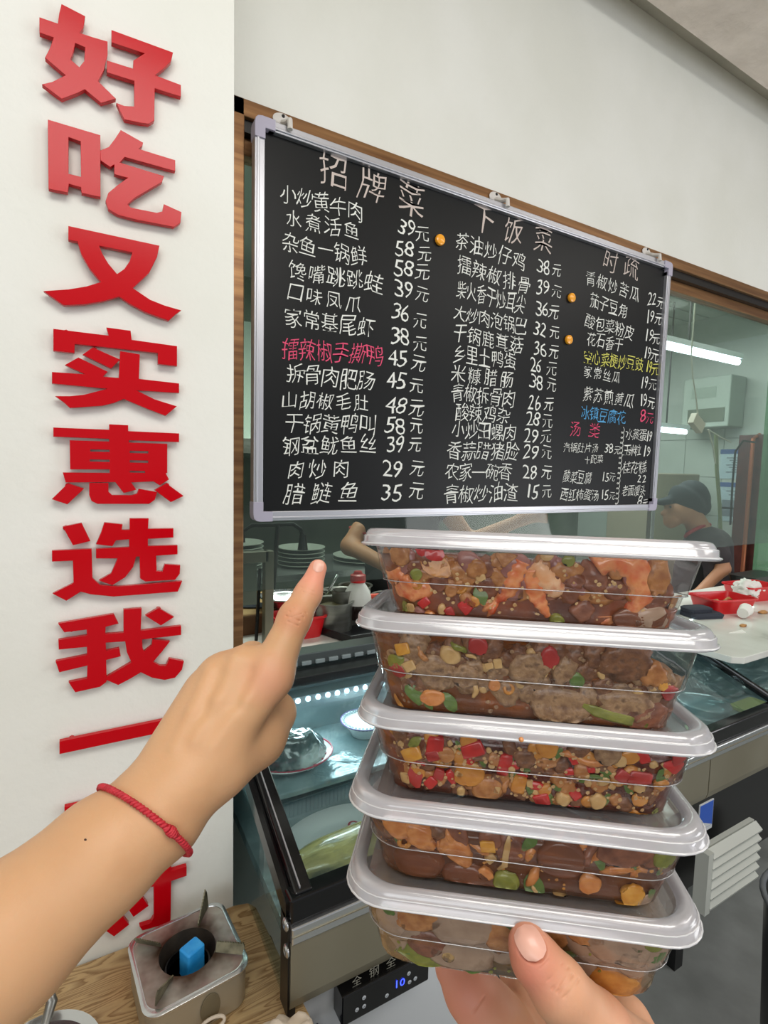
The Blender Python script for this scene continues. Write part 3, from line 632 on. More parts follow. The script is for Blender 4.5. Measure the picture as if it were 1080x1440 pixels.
t1, c1 = plate('oval_plate', 'white oval plate with a pink print under the long yellowish fish', 475, 1178, ZI+.015, .115, .075, .1, grp='plates in the display case')
fish('long yellow-green fish lying on the white oval plate', c1+np.array([.035, -.045, 0]),   .30, .047, .10, ((132, 124, 62), (206, 190, 112), (96, 98, 62)), ZI+.008, 1)
q = PZ(497, 1160, ZI+.02); mk('plate_print', B().lathe([(.011, 0), (.011, .0012)], (q[0], q[1], ZI+.0195), 20), M['chinared'], t1); mk('plate_print', B().lathe([(.006, 0), (.006, .002)], (q[0], q[1], ZI+.0195), 16), M['china'], t1)
t2, c2 = plate('oval_plate', 'white plate with a red patterned rim under the dark wrapped fish', 412, 1062, ZSH+.02, .085, .068, .1, grp='plates in the display case', base=ZSH)
mk('rim_line', B().tube([c2+np.array([.083*math.cos(a), .0665*math.sin(a), .0245]) for a in np.linspace(0, 2*math.pi, 40, endpoint=False)], .0018, 6, True), M['chinared'], t2)
b = B()
for k in range(16):
    a = 2*math.pi*k/16; b.lathe([(.0045, 0), (.0045, .0014)], c2+np.array([.072*math.cos(a), .057*math.sin(a), .018]), 8)
o = mk('rim_print', b, M['chinared'], t2); o['kind'] = 'stuff'
b = B(); vv, ff = ico(4)
vv2 = [c2+np.array([p[0]*.070, p[1]*.048, .022+max(p[2], -.2)*.048]) + np.array([0, 0, .012])*rnoise(p, 2.2, 5)+p*np.array([.008, .008, .004])*rnoise(p, 6, 9) for p in vv]
fh = one('fish', B().add(vv2, ff), mat('dark_fish_in_film', (40, 62, 62), 0.12, stops=[(.35, (28, 44, 44)), (.5, (70, 92, 92)), (.62, (196, 210, 206))], nscale=12, coat=1.0, bump=.6, bscale=40, bdist=.004), 'dark fish head wrapped in clear film on the red-rimmed plate', 'fish', 'whole fish on plates in the display case', smooth='all')
q = PY(512, 1012, 1.03); zr_ = min(float(q[2]), onS(0, 1.03)[2]-.02); q = PZ(512, 1012, zr_); hb = zr_-ZSH; bw = thing('glass_bowl', 'scalloped white bowl with a purple rim under the lamp row of the case', 'bowl', (q[0], q[1], ZSH))
prof = [(.026, 0), (.03, .003), (.04, hb*.6), (.052, hb), (.051, hb+.002), (.038, hb*.6), (.02, .008), (.0001, .007)]
mk('bowl_shell', B().lathe(prof, (q[0], q[1], ZSH), 40, cap1=False), M['china'], bw, smooth='all')
mk('bowl_rim', B().tube([(q[0]+.053*math.cos(a), q[1]+.053*math.sin(a), ZSH+hb+.001) for a in np.linspace(0, 2*math.pi, 40, endpoint=False)], .0016, 6, True), mat('purple_rim', (110, 96, 150), .3), bw)
for k in range(36):
    a = 2*math.pi*k/36
    if k == 0: bb = mk('rim_bead', B().lathe([(.0024, -.003), (.0036, 0), (.0024, .003)], (q[0]+.048, q[1], ZSH+hb), 8), M['cleartray'], bw, smooth='all')
    else: c = bb.copy(); COL.objects.link(c); c.parent = bw; c.location = (.048*(math.cos(a)-1), .048*math.sin(a), 0)
# clear tubs and green tray at the right of the stack
for i, (px_, py_) in enumerate(((985, 1000), (985, 985), (986, 970))):
    q = PZ(px_+2, 1012, ZI+.02); z = ZI+.001+i*.024
    t = thing('clear_tub', ['lowest', 'middle', 'topmost'][i]+' clear round tub of the little pile inside the case', 'tub', (q[0], q[1], z), 'clear tubs piled in the case')
    mk('tub_body', B().lathe([(.055, 0), (.06, .019), (.063, .021)], (q[0], q[1], z), 36, cap1=False), M['cleartray'], t, smooth='all')
    mk('tub_lid', B().lathe([(.066, .0195), (.067, .0225), (.06, .0238), (.0001, .0238)], (q[0], q[1], z), 36, cap1=False), M['cleartray'], t, smooth='all')
M['greenlit'] = mat('pale_green_plastic', (214, 250, 190), 0.35, coat=.3)
q = PZ(995, 1026, ZI+.012); t = thing('green_tray', 'pale green shallow tray near the front rail of the case', 'tray', (q[0], q[1], ZI))
def rrect(cx, cy_, hx, hy, r, n=6, ang=0.0):
    out = []
    for sx, sy2, a0 in ((1, 1, 0), (-1, 1, 90), (-1, -1, 180), (1, -1, 270)):
        for k in range(n+1):
            a = math.radians(a0+90*k/n); out.append(((hx-r)*sx+r*math.cos(a), (hy-r)*sy2+r*math.sin(a)))
    return [(cx+x*math.cos(ang)-y*math.sin(ang), cy_+x*math.sin(ang)+y*math.cos(ang)) for x, y in out]
def loops(b, ls, cap0=True, cap1=True):
    n = len(ls[0]); b.add([p for l in ls for p in l], [(i*n+k, i*n+(k+1) % n, (i+1)*n+(k+1) % n, (i+1)*n+k) for i in range(len(ls)-1) for k in range(n)]
          + ([tuple(range(n-1, -1, -1))] if cap0 else [])+([tuple((len(ls)-1)*n+k for k in range(n))] if cap1 else [])); return b
def rloop(cx, cy_, z, hx, hy, r, n=6, ang=0.0): return [(x, y, z) for x, y in rrect(cx, cy_, hx, hy, max(r, .001), n, ang)]
mk('tray_shell', loops(B(), [rloop(q[0], q[1], ZI+.001, .05, .03, .012), rloop(q[0], q[1], ZI+.018, .056, .036, .014), rloop(q[0], q[1], ZI+.018, .052, .032, .012), rloop(q[0], q[1], ZI+.005, .046, .027, .01)]), M['greenlit'], t, smooth=True)
# crumpled film bags
def crumple(name, label, cat, c, rad, m, seed, amp=.35, sub=4, group=None, sc=3.0):
    vv, ff = ico(sub)
    vs = []
    for p in vv:
        k = 1+amp*rnoise(p, sc, seed)+amp*.5*abs(rnoise(p, sc*2.7, seed+3))
        vs.append((c[0]+p[0]*rad[0]*k, c[1]+p[1]*rad[1]*k, c[2]+max(p[2], -.55)*rad[2]*k+rad[2]*.55))
    return one(name, B().add(vs, ff), m, label, cat, group, smooth='all')
M['film'] = clear('crumpled_film', (240, 250, 250), 0.35, haze=0.28, hazecol=(220, 235, 238), bump=.8, bscale=60)
q = PZ(1062, 955, ZI+.05); crumple('plastic_bag', 'crumpled clear film bag behind the black bar, right end of the case', 'bag', (q[0]+.10, q[1]+.05, ZI), (.15, .10, .06), M['film'], 3)
q = PZ(1020, 965, ZI+.02); crumple('plastic_bag', 'crumpled clear bag lying left of the black bar behind the tubs', 'bag', (q[0], q[1]+.03, ZI), (.08, .07, .035), M['film'], 8)
q = PZ(1052, 990, ZI+.01); one('yellow_tray', loops(B(), [rloop(q[0], q[1], ZI+.001, .06, .02, .01), rloop(q[0], q[1], ZI+.012, .064, .024, .012)]), mat('pale_yellow', (200, 205, 120), .4), 'pale yellow tray beside the clear bag near the black bar', 'tray')
q = PZ(455, 1095, ZI+.005); crumple('plastic_film', 'crumpled clear film spread between the plate and the ribbed divider', 'film', (q[0]+.02, q[1], ZI-.004), (.13, .035, .014), M['film'], 12)

# ================================================================ COUNTERS
ZM = 0.99
cl_ = one('marble_counter', B().box((XP-.02, YT+.045, ZM-.03), (1.72, 1.78, ZM)), M['marble'], 'white marble counter running under the left part of the kitchen window', 'counter', bevel=.003)
xk = float(PZ(1017, 921, ZM)[0]); yk = float(PZ(1035, 929, ZM)[1])
cr2 = one('marble_counter', B().prism([(xk+.03, yk, ZM-.018), (xk, yk+.02, ZM-.018), (1.56, YW+.1, ZM-.018), (XE+1.2, YW+.1, ZM-.018), (XE+1.2, yk, ZM-.018)], (0, 0, .02)), M['marble'], 'white marble counter with grey veins jutting over the right end of the case', 'counter', bevel=.002)
# ================================================================ THINGS ON THE RIGHT COUNTER
ZR = ZM+.002
def crate(label, c, hx, hy, h, ang, group=None, name='red_basket'):
    t = thing(name, label, 'basket', c, group)
    l = lambda k, dz, g: rloop(c[0], c[1], c[2]+dz, hx*k-g, hy*k-g, .02, 5, ang)
    mk('basket_shell', loops(B(), [l(.86, 0, 0), l(1, h, 0), l(1.06, h, 0), l(1.06, h+.006, 0), l(.98, h+.006, 0), l(.85, .004, 0)]), M['redpl'], t, smooth=True)
    return t
M['redpl'] = mat('red_plastic', (206, 22, 30), 0.35, coat=.3)
q = PZ(1018, 862, ZR); crate('red plastic basket holding yellow peelings, left of two on the right counter', (q[0]+.04, q[1]+.03, ZR), .10, .065, .05, -.25, 'red baskets on the right counter')
q2 = PZ(1072, 848, ZR); crate('red plastic basket with white paper in it, right of two', (q2[0]+.06, q2[1]+.07, ZR), .10, .065, .055, -.15, 'red baskets on the right counter')
M['peel'] = mat('ginger_peel', (190, 140, 80), .6, col2=(160, 110, 60), nscale=60)
rr = random.Random(2)
for i in range(7):
    a = rr.uniform(0, 3); L = .025
    p = np.array([q[0]+.04+rr.uniform(-.055, .055), q[1]+.03+rr.uniform(-.03, .03), ZR+.012+.004*i])
    one('peeling', B().tube([p-np.array([math.cos(a), math.sin(a), 0])*L, p+np.array([0, 0, .008]), p+np.array([math.cos(a), math.sin(a), 0])*L], [.002, .006, .003], 6), M['peel'], ['longest','second','third','fourth','fifth','sixth','last'][i]+' curled tan peeling in the left red basket, counted from the bottom', 'food scrap', 'peelings in the left red basket', smooth='all')
M['paper'] = mat('white_paper', (228, 226, 220), .6)
crumple('paper_towel', 'crumpled white paper lying in the right red basket', 'paper', (q2[0]-.005, q2[1]+.06, ZR+.02), (.055, .045, .04), M['paper'], 21, .5)
q = PZ(1052, 871, ZR); one('paper_cup', B().lathe([(.018, 0), (.023, .05), (.0235, .05), (.018, .003), (.0001, .003)], (q[0]-.02, q[1]+.01, ZR+.022), 24, (1, .25, .12), cap1=False), M['paper'], 'small white paper cup lying on its side before the red baskets', 'cup', smooth=True)
M['cloth'] = mat('dark_blue_cloth', (44, 48, 60), .85, bump=.6, bscale=80)
q = PZ(985, 866, ZR)
b = loops(B(), [rloop(q[0], q[1], ZR, .065, .045, .02, 6, -.3), rloop(q[0]+.002, q[1], ZR+.012, .067, .047, .02, 6, -.3), rloop(q[0], q[1], ZR+.018, .06, .04, .02, 6, -.3)])
b = loops(b, [rloop(q[0]-.012, q[1]+.01, ZR+.017, .05, .03, .018, 6, -.25), rloop(q[0]-.012, q[1]+.01, ZR+.03, .052, .032, .018, 6, -.25), rloop(q[0]-.012, q[1]+.01, ZR+.034, .046, .026, .018, 6, -.25)])
one('folded_cloth', b, M['cloth'], 'folded dark blue cloth on the marble left of the red baskets', 'cloth', smooth=True, fix=True)
q = PZ(1042, 889, ZR); one('knife', B().prism([(q[0]-.05, q[1]+.012, ZR), (q[0]+.01, q[1]-.012, ZR), (q[0]+.03, q[1]+.012, ZR)], (0, 0, .0015)), M['paper'], 'white triangular paper scrap lying flat on the right marble counter', 'paper')
bpy.data.objects['knife'].name = 'paper_scrap'
for px_, py_, rx, lab in ((1045, 881, .014, 'tan scrap lying on the white paper triangle'), (1073, 862, .022, 'tan dough-like scrap right of the paper cup')):
    q = PZ(px_, py_, ZR); crumple('food_scrap', lab, 'food scrap', (q[0], q[1], ZR), (rx, rx*.6, .006), M['peel'], 31+px_, .4, 2)
q = PZ(1060, 832, ZR); one('black_tray', loops(B(), [rloop(q[0]+.22, q[1]+.10, ZR, .13, .05, .02), rloop(q[0]+.22, q[1]+.10, ZR+.045, .14, .06, .02)]), M['black'], 'black tray behind the right red basket', 'tray')

# ================================================================ THINGS ON THE LEFT COUNTER
def on(px_, py_, z=ZM): return PZ(px_, py_, z)
cb = on(352, 893); cb = np.array([cb[0]-.015, cb[1]+.17, ZM])
M['block'] = mat('chopping_block', (176, 146, 92), .6, col2=(140, 108, 62), nscale=14); M['blockside'] = mat('chopping_block_bark', (96, 66, 40), .8, bump=.5)
t = thing('chopping_block', 'round wooden chopping block on the marble beside the pillar', 'chopping block', cb)
mk('block_side', B().lathe([(.17, 0), (.172, .01), (.172, .056), (.169, .06)], cb, 40, cap1=False), M['blockside'], t, smooth=True)
mk('block_top', B().lathe([(.169, .06), (.167, .063), (.0001, .063)], cb, 40, cap0=False, cap1=False), M['block'], t, smooth=True)
q = PZ(362, 856, ZM+.065); t = thing('cleaver', 'dark steel cleaver lying on the round chopping block', 'knife', (q[0], q[1], ZM+.065))
mk('blade', B().prism([(q[0]-.05, q[1]+.03, ZM+.065), (q[0]+.06, q[1]-.02, ZM+.065), (q[0]+.08, q[1]+.03, ZM+.065), (q[0]-.03, q[1]+.09, ZM+.065)], (0, 0, .003)), mat('cleaver_steel', (60, 66, 78), .35, .7), t)
mk('handle', B().tube([(q[0]-.04, q[1]+.06, ZM+.069), (q[0]-.14, q[1]+.11, ZM+.074)], [.01, .013], 8), M['blockside'], t, smooth=True)
def bowl(name, label, px_, py_, z, r, h, m, cat='bowl', grp=None, dy=0.0):
    q = PZ(px_, py_, z+h); c = (q[0], q[1]+dy, z); t = thing(name, label, cat, c, grp)
    mk('bowl_shell', B().lathe([(r*.5, 0), (r*.75, h*.25), (r*.95, h*.85), (r*1.08, h), (r*1.08, h+.003), (r*.92, h*.85), (r*.7, h*.3), (r*.4, .004), (.0001, .004)], c, 32, cap1=False), m, t, smooth='all')
    mk('rim', B().tube([(c[0]+r*1.08*math.cos(a), c[1]+r*1.08*math.sin(a), z+h+.002) for a in np.linspace(0, 2*math.pi, 32, endpoint=False)], .003, 6, True), M['steelbright'], t)
    return t
bowl('steel_bowl', 'shallow steel bowl standing on the chopping block', 402, 838, ZM+.064, .075, .035, M['steelbright'])
M['contents'] = mat('dark_contents', (92, 84, 50), .4, col2=(60, 52, 30), nscale=30)
k = 0
for px_, py_, r, h, lab in ((468, 846, .062, .09, 'steel pot with dark sauce, nearest the pointing fingertip'), (455, 836, .05, .08, 'steel pot with a spoon in it behind the nearest pot'), (478, 832, .062, .075, 'steel pot of green seasoning in the back row'),
                            (490, 840, .055, .085, 'steel pot of brown seasoning beside the white bottle'), (500, 824, .06, .06, 'rearmost steel pot behind the red-capped bottle'), (548, 838, .06, .07, 'steel pot half hidden behind the top food box')):
    q = PZ(px_, py_, ZM+h); c = (q[0], q[1], ZM); t = thing('steel_pot', lab, 'pot', c, 'steel pots on the left counter')
    mk('pot_body', B().lathe([(r*.96, 0), (r, .005), (r, h), (r*1.1, h+.002), (r*1.1, h+.005), (r*.95, h+.003), (r*.95, h-.02), (.0001, h-.02)], c, 32, cap1=False), M['steel'], t, smooth=True)
    mk('pot_contents', B().lathe([(r*.93, h-.018), (r*.5, h-.008), (.0001, h-.006)], c, 24, cap0=False, cap1=False), M['contents'], t, smooth='all')
    k += 1
q = PZ(463, 834, ZM+.09); one('spoon', B().tube([(q[0]-.02, q[1]+.03, ZM+.04), (q[0]+.03, q[1]+.0, ZM+.15)], [.004, .005], 8).lathe([(.001, -.008), (.017, -.004), (.018, .0), (.001, .004)], (q[0]-.02, q[1]+.03, ZM+.05), 12), M['steelbright'], 'steel spoon handle sticking out of a pot', 'spoon', smooth='all')
q = PZ(487, 884, ZM); t = thing('steel_cup', 'tall steel cup on the black tray left of the red-capped bottle', 'cup', (q[0], q[1]+.03, ZM+.03))
mk('cup_body', B().lathe([(.033, 0), (.036, .09), (.038, .092), (.033, .09), (.03, .01), (.0001, .01)], (q[0], q[1]+.03, ZM+.03), 28, cap1=False), M['steel'], t, smooth=True)
q = PZ(512, 886, ZM); c = (q[0]+.0, q[1]+.05, ZM+.03)
t = thing('sauce_bottle', 'white squeeze bottle of dark soy with a red cap', 'bottle', c)
M['bottlew'] = mat('white_bottle', (214, 212, 206), .35); M['soy'] = mat('dark_soy', (34, 22, 20), .2)
mk('bottle_body', B().lathe([(.045, .045), (.045, .06), (.04, .085), (.024, .11), (.02, .115)], c, 28), M['bottlew'], t, smooth=True)
mk('soy_fill', B().lathe([(.044, 0), (.046, .005), (.046, .045)], c, 28), M['soy'], t, smooth=True)
mk('cap', B().lathe([(.024, .115), (.026, .12), (.025, .138), (.016, .142), (.012, .15), (.0001, .151)], c, 20, cap1=False), M['redpl'], t, smooth=True)
q = PZ(545, 835, ZM+.09); t = thing('ladle', 'utensil with an orange-red handle lying behind the white bottle', 'ladle', (q[0], q[1], ZM+.08))
mk('handle', B().tube([(q[0]-.06, q[1]+.02, ZM+.08), (q[0]+.05, q[1]-.01, ZM+.085)], [.011, .011], 12), mat('orange_red', (205, 70, 48), .35), t, smooth=True)
mk('scoop', B().tube([(q[0]+.05, q[1]-.01, ZM+.085), (q[0]+.13, q[1]-.03, ZM+.08)], [.005, .02], 10), M['steel'], t, smooth=True)
q = PZ(510, 903, ZM); b = B()
M['trayblk'] = mat('black_tray_metal', (30, 30, 32), .3, .4)
tx, ty_ = float(PZ(492, 906, ZM)[0]), float(PZ(492, 906, ZM)[1])
t = thing('baking_tray', 'black metal tray under the bottle and the steel cup', 'tray', (tx+.1, ty_+.07, ZM+.001))
l = lambda gx, dz: [(tx-.06+gx, ty_+.16-gx, ZM+dz), (tx+gx*.3, ty_+gx, ZM+dz), (tx+.33-gx, ty_+gx, ZM+dz), (tx+.33-gx, ty_+.16-gx, ZM+dz)]
mk('tray_shell', loops(B(), [l(0, .002), l(-.006, .026), l(.004, .026), l(.01, .006)]), M['trayblk'], t, bevel=.002)
M['bag'] = mat('clear_green_bag', (150, 165, 130), .25, col2=(96, 118, 84), nscale=14, coat=.6, bump=.6, bscale=40)
q = PZ(465, 880, ZM); crumple('vegetable_bag', 'clear bag of green leaves between the red basket and the tray', 'bag', (q[0]+.0, q[1]+.09, ZM), (.07, .09, .045), M['bag'], 4, .5)
q = PZ(432, 905, ZM); crate('small red plastic basket on the left counter behind the pointing finger', (q[0]+.0, q[1]+.09, ZM), .075, .06, .06, .05)
crumple('paper_ball', 'crumpled white paper in the small red basket behind the finger', 'paper', (q[0]+.01, q[1]+.08, ZM+.035), (.03, .03, .02), M['paper'], 17, .5)
# shelf rack beside the pillar
M['rackm'] = mat('rack_steel', (120, 116, 100), .4, .4)
a0 = PY(377, 800, 1.42); X = float(a0[0])
t = thing('steel_rack', 'grey steel rack post and rail standing left of the pointing finger', 'rack', (X, 1.42, ZM))
zr = float(PY(340, 792, 1.42)[2])
mk('post', B().box((X-.011, 1.41, ZM), (X+.014, 1.44, zr+.03)), M['rackm'], t, bevel=.002)
mk('rail', B().box((X-.4, 1.41, zr-.0), (X+.0, 1.44, zr+.03)), M['rackm'], t, bevel=.002)
mk('panel', B().box((X-.4, 1.425, zr-.12), (X-.03, 1.43, zr)), M['kdark'], t)
mk('brace', B().tube([(X-.03, 1.43, ZM+.02), (X-.02, 1.43, zr-.02)], .005, 6), M['black'], t)
# long shelf with plates and pots further back
zsf = 1.0
t = thing('wall_shelf', 'long steel shelf with crockery deep in the kitchen behind the glass', 'shelf', (0.9, 2.55, zsf))
mk('shelf_board', B().box((.15, 2.3, zsf-.03), (2.3, 2.8, zsf)), M['steelbright'], t)
for xx in (.3, 2.2): mk('bracket', B().box((xx, 2.32, .0), (xx+.03, 2.35, zsf-.03)), M['steel'], t)
M['crock'] = mat('kitchen_crockery', (150, 156, 146), .3)
for i, (xx, n, r) in enumerate(((.62, 7, .13), (.95, 5, .12), (1.3, 2, .16), (1.75, 4, .1), (2.05, 3, .12))):
    for j in range(n):
        cc = (xx, 2.5, zsf+j*.02)
        ordn = 'lowest' if j == 0 else ('topmost' if j == n-1 else 'middle')
        one('plate', B().lathe([(r*.5, 0), (r, .016), (r, .019), (r*.5, .004), (.0001, .004)], cc, 28, cap1=False), M['crock'],
            ['', '', ''][0]+('grey-white %s pile of the kitchen shelf' % (('plate number %s up in the ' % ['one','two','three','four','five','six','seven'][j]+['leftmost','second','middle low','fourth','rightmost'][i]) if ordn == 'middle' else ('plate at the '+('bottom' if ordn == 'lowest' else 'top')+' of the '+['leftmost','second','middle low','fourth','rightmost'][i]))), 'plate', 'plates piled on the kitchen shelf, pile '+'ABCDE'[i], smooth=True)
# faucet
f0 = PY(390, 830, 1.9)
t = thing('kitchen_faucet', 'black gooseneck pre-rinse faucet seen through the glass left of the finger', 'faucet', (f0[0], 1.9, ZM))
fz = float(PY(390, 738, 1.9)[2]); fx = float(f0[0])
mk('riser', B().tube([(fx-.02, 1.9, ZM), (fx, 1.9, fz)], .009, 8), M['black'], t, smooth=True)
mk('spout', B().tube([(fx-.13, 1.9, fz-.06), (fx-.13, 1.9, fz-.02), (fx-.10, 1.9, fz), (fx+.06, 1.9, fz), (fx+.09, 1.9, fz-.02), (fx+.1, 1.9, fz-.05)], .008, 8), M['black'], t, smooth=True)
mk('spray_head', B().tube([(fx+.1, 1.9, fz-.04), (fx+.1, 1.9, fz-.10)], [.012, .02], 10), M['black'], t, smooth=True)
# hood and wall units
M['hoodm'] = mat('grey_hood', (146, 158, 148), .4, .1)
t = thing('range_hood', 'wide grey steel range hood deep in the kitchen above the stoves', 'hood', (1.2, 2.9, 1.55))
mk('hood_shell', B().prism([(.2, 2.55, 1.62), (.2, 3.55, 1.55), (.2, 3.55, 2.3), (.2, 3.0, 2.3)], (2.3, 0, 0)), M['hoodm'], t)
mk('hood_lip', B().box((.2, 2.53, 1.56), (2.5, 2.56, 1.63)), M['steel'], t)
def pbox(name, label, cat, x0_, y0_, x1_, y1_, Y, dep, m, **k):
    a, b_ = PY(x0_, y0_, Y), PY(x1_, y1_, Y)
    return one(name, B().box((min(a[0], b_[0]), Y, min(a[2], b_[2])), (max(a[0], b_[0]), Y+dep, max(a[2], b_[2]))), m, label, cat, **k)
def wallpt(x, y, off=.01): return PX(x, y, KX-off)
# heater-like unit on the right kitchen wall
a, b_ = wallpt(985, 520), wallpt(1045, 603)
M['unit'] = mat('wall_unit', (170, 180, 172), .4)
yy0, yy1 = sorted((float(a[1]), float(b_[1]))); zz0, zz1 = float(wallpt(1020, 603)[2]), float(wallpt(1010, 535)[2])
t = thing('wall_unit', 'pale box-shaped unit with a dark slot on the right kitchen wall', 'wall unit', (KX, (yy0+yy1)/2, zz0))
mk('unit_body', B().box((KX-.22, yy0, zz0), (KX-.01, yy1, zz1)), M['unit'], t, bevel=.01)
mk('unit_slot', B().box((KX-.225, yy0+.03, zz0+.04), (KX-.215, yy1-.05, zz0+.14)), M['kdark'], t)
mk('unit_plate', B().box((KX-.223, yy0+.1, zz0+.22), (KX-.218, yy0+.28, zz0+.3)), M['hoodm'], t)
# posters
M['poster'] = mat('pale_poster', (176, 196, 206), .5); M['posterb'] = mat('poster_blue', (70, 96, 150), .5); M['posterg'] = mat('poster_grey', (120, 130, 140), .5)
for i, (x0_, y0_, x1_, y1_, lab) in enumerate(((1014, 632, 1045, 674, 'upper pale blue wall notice with a dark blue header'), (1013, 678, 1043, 735, 'lower pale notice with small pictures below the blue bar'))):
    a, b_ = wallpt(x0_, y0_), wallpt(x1_, y1_); ya_, yb2 = sorted((float(a[1]), float(b_[1]))); za, zb_ = float(b_[2]), float(a[2])
    t = thing('wall_poster', lab, 'poster', (KX-.012, (ya_+yb2)/2, za), 'notices on the right kitchen wall')
    mk('poster_sheet', B().box((KX-.013, ya_, za), (KX-.01, yb2, zb_)), M['poster'], t)
    mk('poster_header', B().box((KX-.0145, ya_, zb_-.035), (KX-.0132, yb2, zb_)), M['posterb'], t)
    for r_ in range(7):
        z = zb_-.07-r_*(zb_-za-.1)/7
        if i == 0 or r_ < 3: mk('poster_line', B().box((KX-.0142, ya_+.03, z), (KX-.0132, yb2-.05-(r_ % 3)*.02, z+.008)), M['posterg'], t)
        elif r_ in (4, 6): mk('poster_picture', B().box((KX-.0142, ya_+.05, z-.02), (KX-.0132, ya_+.15, z+.05)), M['posterg'], t)
# dark red post with a copper pipe
a = wallpt(1056, 640, .12)
M['darkred'] = mat('dark_red_paint', (58, 24, 22), .4, col2=(84, 40, 36), nscale=12); M['copper'] = mat('copper_pipe', (190, 110, 84), .3, .7)
pz1 = float(wallpt(1055, 612, .12)[2])
one('red_post', B().box((KX-.16, a[1]-.10, 0), (KX-.01, a[1]+.07, pz1)), M['darkred'], 'dark red post at the right kitchen wall behind the cook', 'post', bevel=.006)
one('copper_pipe', B().tube([(KX-.2, a[1]-.045, .6), (KX-.2, a[1]-.045, pz1-.03), (KX-.12, a[1]-.045, pz1)], .014, 10), M['copper'], 'thin copper pipe running up the dark red post', 'pipe', smooth=True)
# tubes: two fittings in the kitchen
M['fitting'] = mat('lamp_fitting', (220, 226, 230), .4)
def tubelight(label, pxa, pya, pxb, pyb, Y):
    a, b_ = PY(pxa, pya, Y), PY(pxb, pyb, Y); z = float((a[2]+b_[2])/2)
    t = thing('tube_light', label, 'lamp', (float(a[0]), Y, z+.05), 'tube lamps in the kitchen')
    mk('fitting', B().box((a[0], Y-.02, z+.02), (b_[0], Y+.02, z+.05)), M['fitting'], t)
    mk('tube', B().tube([(a[0]+.02, Y, z), (b_[0]-.02, Y, z)], .017, 12), M['tube'], t, smooth=True)
    mk('hanger', B().box(((a[0]+b_[0])/2-.004, Y-.004, z+.05), ((a[0]+b_[0])/2+.004, Y+.004, KZ)), M['black'], t)
tubelight('upper glowing tube lamp right of the menu board behind the glass', 880, 470, 1040, 513, 1.75)
tubelight('lower short glowing tube lamp low beside the menu board edge', 905, 602, 966, 608, 2.35)
area('kitchen_lamp_glow', (2.7, 2.35, 2.6), (2.7, 2.2, 0), 1.5, 1.5, 68, (.9, 1, .97))
area('kitchen_fill_left', (.9, 1.95, 2.15), (.9, 2.7, 1.2), 1.0, .6, 24, (.9, 1, .92))  # unseen fill light added behind the board to brighten the back wall
# junction box hanging on cables
jb = PY(984, 595, 1.5); J = np.array(jb)
t = thing('junction_box', 'cream junction box hanging on pale cables behind the glass', 'junction box', J)
M['cream'] = mat('cream_plastic', (226, 214, 196), .5); M['cable'] = mat('pale_cable', (205, 205, 190), .5)
e1 = np.array([.866, 0, -.5]); e2 = np.array([.5, 0, .866]); s = .038
cs = [J+e1*a*s*1.25+e2*b2*s*.75 for a, b2 in ((-1, -1), (1, -1), (1, 1), (-1, 1))]
mk('box_shell', B().prism(cs, (0, .03, 0)), M['cream'], t, bevel=.003)
mk('cable', B().tube([PY(972, 500, 1.515)*np.array([1, 1, 0])+np.array([0, 0, KZ]), PY(972, 500, 1.515), PY(974, 530, 1.515), PY(979, 560, 1.515), PY(981, 582, 1.515)], .004, 6), M['cable'], t, smooth=True)
mk('cable', B().tube([PY(996, 604, 1.515), PY(1003, 630, 1.515), PY(1006, 652, 1.515)], .0045, 6), M['cable'], t, smooth=True)
mk('cable', B().tube([PY(996, 604, 1.515), PY(1012, 614, 1.515), PY(1028, 622, 1.515)], .003, 6), M['cable'], t, smooth=True)
one('hanging_hose', B().tube([PY(1007, 610, 1.62), PY(1008, 660, 1.62), PY(1012, 710, 1.62), PY(1014, 770, 1.62)], .01, 8), mat('green_hose', (130, 142, 104), .5), 'pale green hose hanging behind the cook beside the notices', 'hose', smooth=True)
one('black_cable', B().tube([PY(1062, 622, 1.9), PY(1045, 620, 1.9), PY(1034, 635, 1.9), PY(1030, 680, 1.9), PY(1027, 738, 1.9)], .007, 6), M['black'], 'black cable looping down in front of the wall notices', 'cable', smooth=True)
# steel cabinet behind the cook
a, b_ = PY(925, 665, 2.3), PY(975, 800, 2.3)
one('steel_cabinet', B().box((a[0], 2.3, .0), (b_[0], 2.7, a[2])), mat('pale_steel', (176, 166, 146), .4, .3), 'pale steel cabinet directly behind the cook in the cap', 'cabinet', bevel=.01)
a, b_ = PY(920, 648, 2.9), PY(985, 668, 2.9)
one('white_shelf', B().box((a[0], 2.9, b_[2]), (b_[0]+.2, 3.2, a[2])), M['unit'], 'pale shelf box above the cook at the back of the kitchen', 'shelf', bevel=.005)
one('frosted_partition', PXb if False else B().box((float(PY(1066, 600, 1.5)[0]), 1.45, .99), (float(PY(1066, 600, 1.5)[0])+.9, 1.47, 2.2)), clear('green_partition', (190, 222, 196), .1, haze=.3, hazecol=(170, 205, 176)), 'pale green glass partition at the far right of the kitchen', 'partition')

